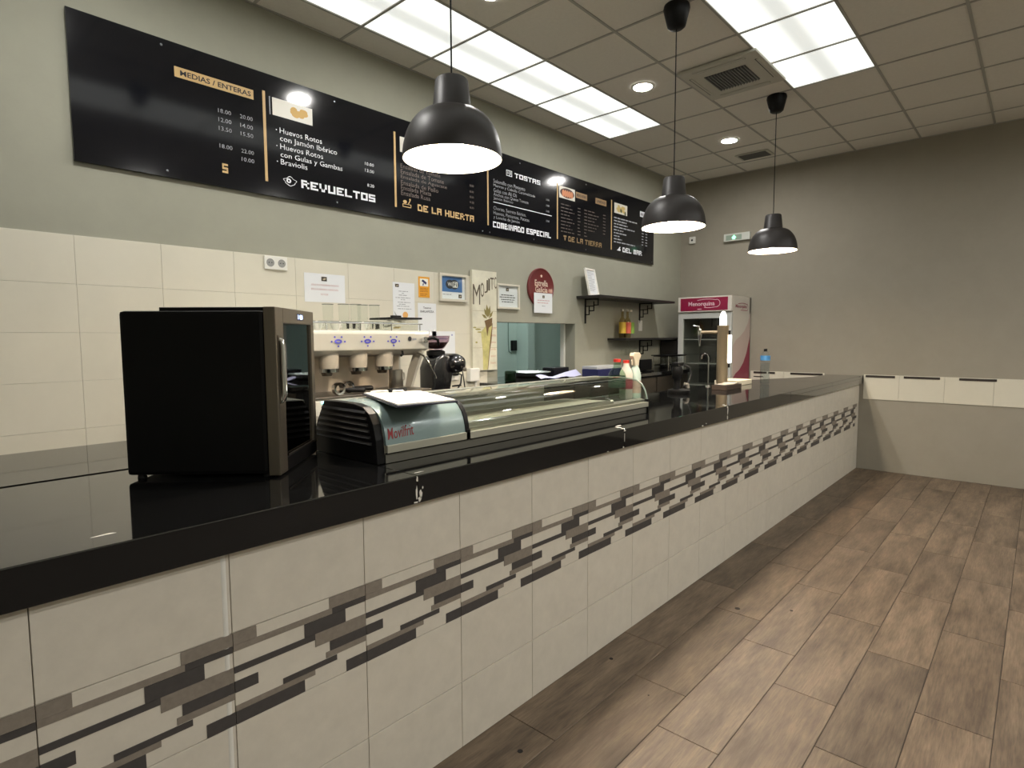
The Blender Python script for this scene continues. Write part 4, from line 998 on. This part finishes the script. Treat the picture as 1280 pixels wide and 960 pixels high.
tr = build('base_front', MB().prism([(1.384, 1.168), (1.380, 1.09), (1.40, 1.03), (1.44, 1.0), (1.74, 1.0), (1.74, 1.168), (1.42, 1.168)], mx0, mx1 - .02, 'x'), MW, cm, bevel=.004)
F = face('Y', 1.377)
z = MB()
for k in range(14): z.box(1.65 + k * .0165, 1.661 + k * .0165, 1.379, 1.384, 1.154, 1.165)
build('led_strip', z, emis('cyan_led', (.15, .95, .9), 3.0), tr)
for xx in (mx0 + .06, mx1 - .1):
    for yy in (1.47, 1.9): build('foot', MB().frus((xx, yy, .956), (xx, yy, 1.02), .025, .02, 14), STEEL, cm)
g0 = None
for gx_ in (1.806, 2.002, 2.190):
    z = MB().lathe((gx_, 1.56, 1.0), [(.0001, .335), (.052, .335), (.055, .34), (.057, .41), (.060, .43)], 28)
    q = build('group_head', z, mat('group_cream', (206, 196, 180), .35), cm, smooth=True)
    build('group_ring', MB().lathe((gx_, 1.56, 1.0), [(.0001, .310), (.046, .310), (.056, .313), (.057, .334), (.050, .336)], 28), CHROME, q, smooth=True)
    build('shower_screen', MB().lathe((gx_ - .015, 1.56, 1.0), [(.0001, .290), (.028, .292), (.034, .311)], 20), STEELD, q, smooth=True)
BL = mat('blue_touch', (72, 72, 190), .5)
F = face('Y', 1.4535)
for gx_ in (1.806, 2.002, 2.190):
    z = MB(); zc = 1.492
    for i in range(24):
        a, b = 2 * math.pi * i / 24, 2 * math.pi * (i + 1) / 24
        put_poly(z, F, [(gx_ + .024 * math.cos(a), zc + .013 * math.sin(a)), (gx_ + .024 * math.cos(b), zc + .013 * math.sin(b)), (gx_ + .013 * math.cos(b), zc + .005 * math.sin(b)), (gx_ + .013 * math.cos(a), zc + .005 * math.sin(a))], .001)
    for dx, dz in ((-.042, -.001), (.042, -.001), (-.022, .020), (.022, .020), (0, -.022)): put_oval(z, F, gx_ + dx, zc + dz * 1.25, .0065, .0055, .001, 8)
    build('touch_buttons', z, BL, hd)
z = MB(); put_oval(z, F, 2.315, 1.505, .014, .015, .001); bq = build('brand_badge', z, INK, hd)
z = MB(); put_rect(z, F, 2.333, 2.367, 1.497, 1.509, .001, .0005); build('badge_lines', z, LGREY, hd)
# steam knobs, wand, side arm, cup rail
build('steam_knob', MB().lathe((2.42, 1.45, 1.497), [(.0001, -.035), (.018, -.034), (.022, -.02), (.018, 0)], 20, axis='y'), CHROME, hd, smooth=True)
build('steam_lever', MB().tube([(2.425, 1.425, 1.50), (2.47, 1.41, 1.512), (2.51, 1.41, 1.50), (2.52, 1.42, 1.46)], .010), BLACK, hd, smooth=True)
build('steam_wand', MB().tube([(2.40, 1.50, 1.42), (2.42, 1.45, 1.395), (2.44, 1.43, 1.36), (2.485, 1.41, 1.26), (2.487, 1.41, 1.245)], .006), CHROME, cm, smooth=True)
build('water_spout', MB().tube([(2.29, 1.50, 1.425), (2.27, 1.47, 1.405), (2.25, 1.46, 1.40)], .007), BLACK, cm, smooth=True)
build('side_leg', MB().prism([(1.47, 1.43), (1.55, 1.43), (1.62, 1.30), (1.66, 1.17), (1.60, 1.17), (1.55, 1.28)], mx1 - .05, mx1 - .03, 'x'), MW, cm)
build('cup_rail', MB().tube([(mx0, 1.50, 1.60), (mx1 - .02, 1.50, 1.60)], .004), CHROME, cm)
for k in range(6): build('rail_post', MB().frus((mx0 + .03 + k * .225, 1.50, 1.553), (mx0 + .03 + k * .225, 1.50, 1.60), .003, .003, 8), CHROME, cm)
# portafilters and milk jug
for i, (px, pz, ly, rz_) in enumerate([(1.795, 1.2235, 1.46, 0), (1.905, 1.2235, 1.54, 0)]):
    t = thing('portafilter', ['left portafilter with steel ring lying on the drip tray', 'right portafilter with steel ring, half behind the left one'][i], 'portafilter', (px, ly, 1.186), 'portafilters on the drip tray')
    z = MB().lathe((px, ly, pz), [(.024, -.028), (.036, -.030), (.037, .0), (.030, .012), (.022, .014), (.020, .0), (.024, -.028)], 28, axis='y')
    build('basket_ring', z, CHROME, t, smooth=True)
    build('handle', MB().tube([(px + .035, ly, pz - .004), (px + .06, ly, pz - .01), (px + .09, ly, pz - .014), (px + .165, ly - .01, pz - .018), (px + .175, ly - .01, pz - .018)], [.007, .008, .013, .016, .010], 12), BLACK, t, smooth=True)
t = thing('milk_jug', 'steel milk jug standing at the right end of the drip tray', 'jug', (2.235, 1.50, 1.186))
build('jug', MB().lathe((2.235, 1.50, 1.186), [(.0001, .001), (.046, .001), (.048, .006), (.043, .08), (.043, .125), (.040, .125), (.040, .08), (.044, .008), (.0001, .006)], 28), STEEL, t, smooth=True)
build('handle', MB().tube([(2.275, 1.50, 1.295), (2.30, 1.50, 1.29), (2.302, 1.50, 1.25), (2.276, 1.50, 1.225)], .005), STEEL, t, smooth=True)
# glasses and cups on top
ZT = 1.5575
def cup(x, y, h, r, label, group, glass_m=GLASS, rimm=None):
    t = thing('glass_tumbler' if h > .1 else 'coffee_glass', label, 'glass', (x, y, ZT), group)
    build('bowl', MB().lathe((x, y, ZT), [(.0001, .001), (r * .86, .001), (r * .88, .012), (r, h), (r - .002, h), (r * .83, .012), (.0001, .009)], 20), glass_m, t, smooth=True)
    build('rim', MB().lathe((x, y, ZT), [(r - .003, h - .0015), (r + .0008, h - .0015), (r + .0008, h + .001), (r - .003, h + .001)], 20, close=True), mat('glass_rim', (128, 132, 124), .2), t)
    return t
tl = cup(2.025, 1.74, .165, .035, 'tall clear tumbler standing on the espresso machine, second from the left', 'tall tumblers on the espresso machine')
dup(tl, (1.95, 1.80, ZT), 'leftmost tall clear tumbler on the espresso machine', 'tall tumblers on the espresso machine')
dup(tl, (2.085, 1.70, ZT), 'middle tall clear tumbler on the espresso machine', 'tall tumblers on the espresso machine')
dup(tl, (2.155, 1.73, ZT), 'tall clear tumbler second from the right on the espresso machine', 'tall tumblers on the espresso machine')
dup(tl, (2.225, 1.70, ZT), 'rightmost tall clear tumbler on the espresso machine', 'tall tumblers on the espresso machine')
NTH = ['first', 'second', 'third', 'fourth', 'fifth', 'sixth', 'seventh', 'eighth', 'ninth', 'tenth']
sm = cup(1.70, 1.57, .052, .030, 'third small clear coffee glass from the left in the front row on the espresso machine', 'small coffee glasses on the espresso machine')
for x_, y_ in [(1.78, 1.565), (1.855, 1.575), (1.93, 1.565), (2.01, 1.575), (2.09, 1.565), (2.17, 1.57), (2.235, 1.575), (1.62, 1.57), (1.54, 1.575), (2.02, 1.655), (1.66, 1.65)]:
    k_ = sorted([1.70, 1.78, 1.855, 1.93, 2.01, 2.09, 2.17, 2.235, 1.62, 1.54]).index(x_) if y_ < 1.6 else -1
    dup(sm, (x_, y_, ZT), (NTH[k_] + ' small clear coffee glass from the left in the front row on the espresso machine') if k_ >= 0 else ('left' if x_ < 1.8 else 'right') + ' small clear coffee glass in the second row on the espresso machine', 'small coffee glasses on the espresso machine')
for i, (x_, y_) in enumerate([(1.785, 1.64), (1.905, 1.64), (2.09, 1.635)]):
    t = thing('espresso_cup', ['left', 'middle', 'right'][i] + ' white espresso cup among the glasses on the machine', 'cup', (x_, y_, ZT), 'white cups on the espresso machine')
    build('bowl', MB().lathe((x_, y_, ZT), [(.0001, .001), (.018, .001), (.030, .03), (.034, .055), (.031, .055), (.026, .03), (.0001, .008)], 20), WHITE, t, smooth=True)
    build('handle', MB().tube([(x_ + .031, y_, ZT + .045), (x_ + .045, y_, ZT + .04), (x_ + .043, y_, ZT + .022), (x_ + .026, y_, ZT + .018)], .003), WHITE, t, smooth=True)
t = thing('clear_container', 'clear box with a raised black lid at the right of the machine top', 'container', (2.42, 1.75, ZT))
mb = MB(); mb.box(2.30, 2.31, 1.60, 1.84, ZT, ZT + .075).box(2.53 - .03, 2.54 - .03, 1.60, 1.84, ZT, ZT + .075).box(2.31, 2.50, 1.60, 1.606, ZT, ZT + .075).box(2.31, 2.50, 1.834, 1.84, ZT, ZT + .075).box(2.31, 2.50, 1.606, 1.834, ZT, ZT + .005)
build('tub', mb, GLASS, t)
build('lid', MB().box(2.285, 2.53, 1.59, 1.85, ZT + .076, ZT + .088), BLACK, t, bevel=.003); build('lid_knob', MB().box(2.37, 2.44, 1.70, 1.73, ZT + .088, ZT + .104), BLACK, t, bevel=.003)
for i in range(12):
    a = random.uniform(2.325, 2.485); b = random.uniform(1.64, 1.81)
    one('sugar_sachet', MB().box(-.022, .022, -.012, .012, -.003, .003).xf(Matrix.Translation((a, b, ZT + .022 + .0045 * i)) @ Matrix.Rotation(random.uniform(0, 3), 4, 'Z') @ Matrix.Rotation(random.uniform(-.3, .3), 4, 'X')), WHITE if i % 3 else mat('sachet_gold', (200, 180, 120), .6), 'small paper sachet in the clear black-lidded box', 'sachet', (a, b, ZT + .022 + .0045 * i), 'sachets in the clear box')

# coffee grinder
gr = thing('coffee_grinder', 'black coffee grinder with a smoky hopper beside the espresso machine', 'coffee grinder', (2.76, 1.68, .955))
NAVY = mat('grinder_black', (14, 14, 18), .25, coat=.6)
build('base', MB().box(2.64, 2.84, 1.55, 1.86, .956, 1.0), NAVY, gr, bevel=.015)
build('column', MB().prism([(2.63, 1.0), (2.63, 1.30), (2.665, 1.37), (2.72, 1.40), (2.80, 1.38), (2.82, 1.28), (2.79, 1.15), (2.79, 1.0)], 1.60, 1.76, 'y'), NAVY, gr, bevel=.02, smooth=True, ang=1.2)
build('motor_housing', MB().lathe((2.84, 1.60, 1.325), [(.0001, -.06), (.03, -.058), (.058, -.04), (.072, 0), (.074, .10), (.06, .14), (.0001, .15)], 32, axis='y'), NAVY, gr, smooth=True)
build('adjustment_collar', MB().lathe((2.72, 1.68, 1.0), [(.06, .385), (.066, .39), (.066, .415), (.045, .425)], 28), BLACK, gr, smooth=True)
build('hopper', MB().lathe((2.72, 1.68, 1.0), [(.045, .425), (.06, .435), (.095, .485), (.102, .525), (.099, .525), (.092, .487), (.058, .44)], 28), glass('smoky_hopper', (232, 222, 226), 1.5), gr, smooth=True)
build('beans', MB().lathe((2.72, 1.68, 1.0), [(.0001, .430), (.05, .435), (.080, .470), (.082, .478), (.0001, .482)], 24), mat('bean_brown', (44, 26, 24), .5, noise=.5, scale=90), gr, smooth=True)
build('knob', MB().lathe((2.86, 1.535, 1.285), [(.0001, -.012), (.014, -.011), (.016, 0)], 16, axis='y'), STEEL, gr, smooth=True)
build('doser_lever', MB().tube([(2.80, 1.60, 1.165), (2.86, 1.57, 1.17)], .006), BLACK, gr)
# sockets, plug, cable, adapter, telephone-white box by the grinder
def pt(u_, v_): return (u_, YD, v_)
t = thing('wall_socket', 'low white socket with two plugs behind the coffee grinder', 'socket', (3.16, YD, 1.14))
build('plate', MB().box(3.10, 3.40, YD - .012, YD, 1.15, 1.26), WHITE, t, bevel=.003)
t = thing('plug', 'black plug with a looping cable in the low socket', 'plug', (3.30, YD, 1.2))
build('plug_body', MB().lathe((3.34, YD - .0125, 1.21), [(.0001, -.055), (.016, -.052), (.02, -.03), (.022, 0)], 16, axis='y'), BLACK, t, smooth=True)
build('cable', MB().tube([(3.34, YD - .06, 1.21), (3.36, YD - .09, 1.20), (3.33, YD - .11, 1.13), (3.24, YD - .14, 1.06), (3.16, YD - .17, .99), (3.10, YD - .2, .963)], .007), BLACK, t, smooth=True)
build('cable', MB().tube([(3.262, YD - .05, 1.235), (3.275, YD - .07, 1.285), (3.33, YD - .07, 1.285), (3.40, YD - .06, 1.22), (3.43, YD - .05, 1.10), (3.45, YD - .05, .97)], .0045), BLACK, t, smooth=True)
t = thing('plug', 'chunky white adapter plug in the low socket', 'plug', (3.2, YD, 1.2))
build('adapter_body', MB().box(3.140, 3.225, YD - .06, YD - .0125, 1.165, 1.25), WHITE, t, bevel=.012)
t = thing('wall_socket', 'tall white box socket just below the tall canvas', 'socket', (3.56, YD, 1.1))
build('box', MB().box(3.50, 3.615, YD - .05, YD, 1.13, 1.245), WHITE, t, bevel=.008)
build('trunking', MB().box(3.585, 3.61, YD - .02, YD, .957, 1.13), WHITE, t)

# ================================================================== THINGS BEHIND THE CASE / ON THE COUNTER
TR = glass('soda_glass', (216, 232, 216), 1.4)
RC = mat('red_cap', (196, 52, 44), .4); DG = mat('dark_green_label', (24, 62, 42), .5)
bottle('soda_bottle', 3.535, .69, Z0, .292, .060, TR, DG, RC, 'clear greenish bottle with a red cap and dark green label behind the tapas case', neck=.28, lab=(.45, .38), nr=.40)
bottle('sauce_bottle', 3.672, .70, Z0, .28, .046, mat('milky_plastic', (210, 202, 190), .4), mat('rose_label', (150, 60, 72), .5), RC, 'milky bottle with a red cap and dark red label behind the tapas case', neck=.24, lab=(.35, .35), nr=.46)
t = thing('spray_bottle', 'white spray bottle with a trigger head behind the tapas case', 'spray bottle', (3.765, .68, Z0))
build('body', MB().lathe((3.765, .68, Z0), [(.0001, .002), (.040, .002), (.042, .02), (.042, .17), (.03, .215), (.017, .235), (.016, .25)], 24), mat('pale_aqua_plastic', (188, 206, 196), .4), t, smooth=True)
build('label_band', MB().lathe((3.765, .68, Z0), [(.0428, .04), (.0428, .13)], 24), mat('blush_label', (206, 176, 164), .5), t, smooth=True)
build('trigger_head', MB().prism([(3.726, 1.345), (3.706, 1.372), (3.716, 1.396), (3.805, 1.396), (3.822, 1.372), (3.798, 1.34), (3.79, 1.30), (3.742, 1.30)], .664, .696, 'y'), mat('spray_cream', (218, 206, 182), .45), t, bevel=.005)
build('trigger', MB().tube([(3.730, .68, 1.355), (3.715, .68, 1.335), (3.72, .68, 1.31)], .005), MC['spray_cream'], t, smooth=True)
t = thing('storage_box', 'dark blue box with a pale lid on the back worktop', 'box', (5.05, 1.95, 1.11))
build('tub', MB().box(4.90, 5.36, 1.76, 1.96, 1.111, 1.185), mat('navy_box', (30, 34, 78), .4), t, bevel=.006)
build('lid', MB().box(4.92, 5.38, 1.79, 1.97, 1.185, 1.215), mat('pale_lid', (176, 178, 180), .4), t, bevel=.005)
# black monitor-like box and things near the corner
t = thing('small_screen', 'small black screen standing on the back worktop beside the shelves', 'screen', (6.15, 1.95, 1.11))
build('panel', MB().box(5.98, 6.24, 1.90, 1.925, 1.125, 1.25), BLACK, t, bevel=.005); build('stand', MB().box(6.12, 6.16, 1.926, 1.96, 1.111, 1.18), BLACK, t); build('foot', MB().box(6.06, 6.22, 1.86, 2.0, 1.1105, 1.118), BLACK, t)
one('shade_box', MB().box(6.98, 7.50, 1.95, YW - .015, 1.111, 1.465), mat('shade_box_mat', (26, 24, 22), .5), 'dark box standing in for the shade in the corner under the lower shelf, beside the fridge', 'box', (7.2, 2.05, 1.111), bevel=.006)  # added dark volume, stands in for the shaded corner beside the fridge
t = thing('drying_rack', 'wire drying rack on the back worktop beside the small screen', 'rack', (6.6, 1.9, 1.11))
mb = MB()
for xx in (6.42, 6.86):
    for yy in (1.78, 1.98): mb.frus((xx, yy, 1.111), (xx, yy, 1.28), .005, .005, 8)
for zz in (1.17, 1.275):
    mb.tube([(6.42, 1.78, zz), (6.86, 1.78, zz)], .004).tube([(6.42, 1.98, zz), (6.86, 1.98, zz)], .004)
    for k in range(9): mb.tube([(6.42 + k * .055, 1.78, zz), (6.42 + k * .055, 1.98, zz)], .003)
build('wires', mb, CHROME, t)
build('drip_tray', MB().box(6.40, 6.88, 1.77, 2.0, 1.283, 1.292), BLACK, t)
gl0 = None
for i, (x_, y_) in enumerate([(6.47, 1.83), (6.56, 1.84), (6.65, 1.83), (6.74, 1.84), (6.52, 1.93), (6.61, 1.93)]):
    z = MB().lathe((0, 0, 0), [(.0001, .001), (.030, .001), (.034, .085), (.032, .085), (.028, .006), (.0001, .006)], 16)
    o = one('drying_glass', z, GLASS, (['first', 'second', 'third', 'fourth', 'left', 'right'][i] + (' clear glass from the left in the front of the drying rack' if i < 4 else ' clear glass at the back of the drying rack')), 'glass', (0, 0, 0), 'glasses in the drying rack', smooth=True); o.location = (x_, y_, 1.174)
# wine glasses hanging under the lower shelf
for i in range(4):
    z = MB().lathe((0, 0, 0), [(.034, 0), (.034, -.002), (.004, -.006), (.004, -.075), (.020, -.095), (.036, -.13), (.034, -.175), (.0325, -.175), (.034, -.13), (.018, -.097), (.0001, -.09)], 20)
    o = one('wine_glass', z, GLASS, ['first', 'second', 'third', 'fourth'][i] + ' hanging wine glass from the left under the lower shelf', 'glass', (0, 0, 0), 'wine glasses under the lower shelf', smooth=True); o.location = (5.88 + i * .085, YW - .13, 1.4745)
# steel sink rim behind the counter beyond the case
t = thing('steel_sink', 'steel sink ledge behind the bar, beyond the tapas case', 'sink', (3.8, 1.0, .95))
mb = MB(); mb.box(3.35, 4.55, .80, .86, .985, 1.005).box(3.35, 4.55, 1.22, 1.28, .985, 1.005).box(3.35, 3.41, .86, 1.22, .985, 1.005).box(4.49, 4.55, .86, 1.22, .985, 1.005)
build('rim', mb, STEEL, t, bevel=.003); build('bowl', MB().box(3.41, 4.49, .86, 1.22, .80, .81), STEELD, t)
mb = MB()
for xx in (3.38, 4.52):
    for yy in (.83, 1.25): mb.frus((xx, yy, 0), (xx, yy, .985), .018, .018, 12)
build('leg', mb, STEEL, t)
# black dispenser
t = thing('counter_device', 'black upright device with a looped arm on a round base', 'dispenser', (4.30, .60, Z0))
build('base', MB().lathe((4.30, .60, Z0), [(.0001, .0), (.085, .0), (.088, .008), (.085, .028), (.05, .036), (.0001, .038)], 32), BLACK, t, smooth=True)
build('body', MB().lathe((4.29, .61, Z0), [(.030, .036), (.028, .05), (.024, .09), (.026, .11), (.040, .13), (.043, .19), (.036, .212), (.0001, .22)], 24), BLACK, t, smooth=True)
build('head', MB().box(4.26, 4.36, .585, .645, Z0 + .215, Z0 + .245), BLACK, t, bevel=.008)
build('loop_arm', MB().tube([(4.33, .575, Z0 + .225), (4.38, .55, Z0 + .20), (4.39, .54, Z0 + .15), (4.37, .55, Z0 + .09), (4.33, .575, Z0 + .05)], .008), BLACKM, t, smooth=True)
build('spout', MB().tube([(4.33, .57, Z0 + .075), (4.35, .55, Z0 + .07), (4.355, .545, Z0 + .04)], .012), mat('spout_grey', (140, 134, 124), .4), t, smooth=True)
# beer tower
t = thing('beer_tap_tower', 'tall brass-toned steel beer tap tower with a bright top', 'beer tap', (5.14, .60, Z0))
BR = mat('brassy_steel', (206, 186, 156), .36, .9)
tx, ty = 5.14, .60
build('base_ring', MB().lathe((tx, ty, Z0), [(.0001, 0), (.062, 0), (.062, .014), (.05, .018)], 28), BLACKM, t, smooth=True)
build('column', MB().lathe((tx, ty, Z0), [(.048, .016), (.048, .53), (.050, .535), (.050, .545), (.0001, .547)], 32), BR, t, smooth=True)
build('cap', MB().lathe((tx, ty, Z0), [(.030, .545), (.03, .62), (.022, .65), (.012, .668), (.0001, .67)], 20), emis('lit_cap', (1, 1, .97), 1.6), t, smooth=True)
build('lit_strip', MB().box(tx + .010, tx + .052, ty - .062, ty - .047, Z0 + .21, Z0 + .46), emis('lit_strip', (1, 1, 1), 1.8), t, bevel=.003)
build('strip_mount', MB().box(tx + .012, tx + .050, ty - .050, ty - .02, Z0 + .17, Z0 + .5), BLACK, t)
build('tap_arm', MB().tube([(tx, ty + .045, Z0 + .485), (tx, ty + .20, Z0 + .485)], [.017, .014], 14), BR, t, smooth=True)
build('tap_body', MB().lathe((tx, ty + .215, Z0), [(.0001, .36), (.007, .36), (.009, .42), (.018, .45), (.022, .485), (.016, .515), (.0001, .52)], 18), CHROME, t, smooth=True)
build('tap_lever', MB().tube([(tx, ty + .215, Z0 + .515), (tx, ty + .225, Z0 + .54), (tx, ty + .28, Z0 + .545)], [.006, .007, .010], 10), CHROME, t, smooth=True)
t = thing('swan_neck_tap', 'thin chrome swan-neck tap beside the beer tower', 'tap', (5.02, .70, Z0))
build('pipe', MB().tube([(5.05, .69, Z0), (5.05, .69, Z0 + .26), (5.045, .70, Z0 + .285), (5.04, .72, Z0 + .295), (5.04, .74, Z0 + .28), (5.04, .75, Z0 + .25)], .007), CHROME, t, smooth=True)
build('base_ring', MB().lathe((5.05, .69, Z0), [(.0001, 0), (.022, 0), (.02, .01), (.008, .014)], 16), CHROME, t, smooth=True)
t = thing('napkin_tray', 'low dark tray with loose papers in front of the beer tower', 'tray', (5.0, .5, Z0))
mb = MB(); mb.box(4.76, 5.08, .40, .53, Z0 + .001, Z0 + .012).box(4.76, 5.08, .40, .408, Z0 + .012, Z0 + .04).box(4.76, 4.768, .408, .53, Z0 + .012, Z0 + .04).box(5.072, 5.08, .408, .53, Z0 + .012, Z0 + .04)
build('tray', mb, mat('tray_brown', (70, 56, 46), .5), t, bevel=.002)
for i in range(3):
    one('paper_napkin', MB().box(-.07, .07, -.05, .05, 0, .0016).xf(Matrix.Translation((4.88 + i * .05, .468, Z0 + .0415 + i * .0025)) @ Matrix.Rotation(.2 * i - .2, 4, 'Z')), mat('napkin', (206, 196, 178), .8), ['lowest', 'middle', 'topmost'][i] + ' loose napkin on the low dark tray', 'napkin', (4.88 + i * .05, .468, Z0 + .0415 + i * .0025), 'napkins on the low tray')
one('white_tray', MB().box(5.26, 5.60, .50, .72, Z0 + .001, Z0 + .045), mat('cream_box', (232, 222, 196), .5), 'low cream box lying right of the beer tower', 'box', (5.43, .6, Z0), bevel=.004)
# water bottle
t = thing('water_bottle', 'clear plastic water bottle with a blue label on the far counter', 'bottle', (5.65, .40, Z0))
PET = glass('pet_plastic', (248, 250, 251), 1.5, .05)
prof = [(.0001, .002), (.036, .002), (.043, .012)]
for i in range(6): prof += [(.043, .02 + i * .034), (.0405, .037 + i * .034)]
prof += [(.043, .230), (.043, .262), (.036, .28), (.020, .305), (.014, .315), (.014, .32)]
build('body', MB().lathe((5.65, .40, Z0), prof, 24), PET, t, smooth=True)
build('label_band', MB().lathe((5.65, .40, Z0), [(.0438, .222), (.0438, .266)], 24), mat('blue_label', (70, 132, 186), .4), t, smooth=True)
build('cap', MB().lathe((5.65, .40, Z0), [(.015, .305), (.015, .33), (.0001, .331)], 16), BLACK, t, smooth=True)
build('water', MB().lathe((5.65, .40, Z0), [(.0001, .004), (.036, .004), (.039, .012), (.039, .2), (.0001, .2)], 20), glass('water', (238, 242, 243), 1.33), t, smooth=True)
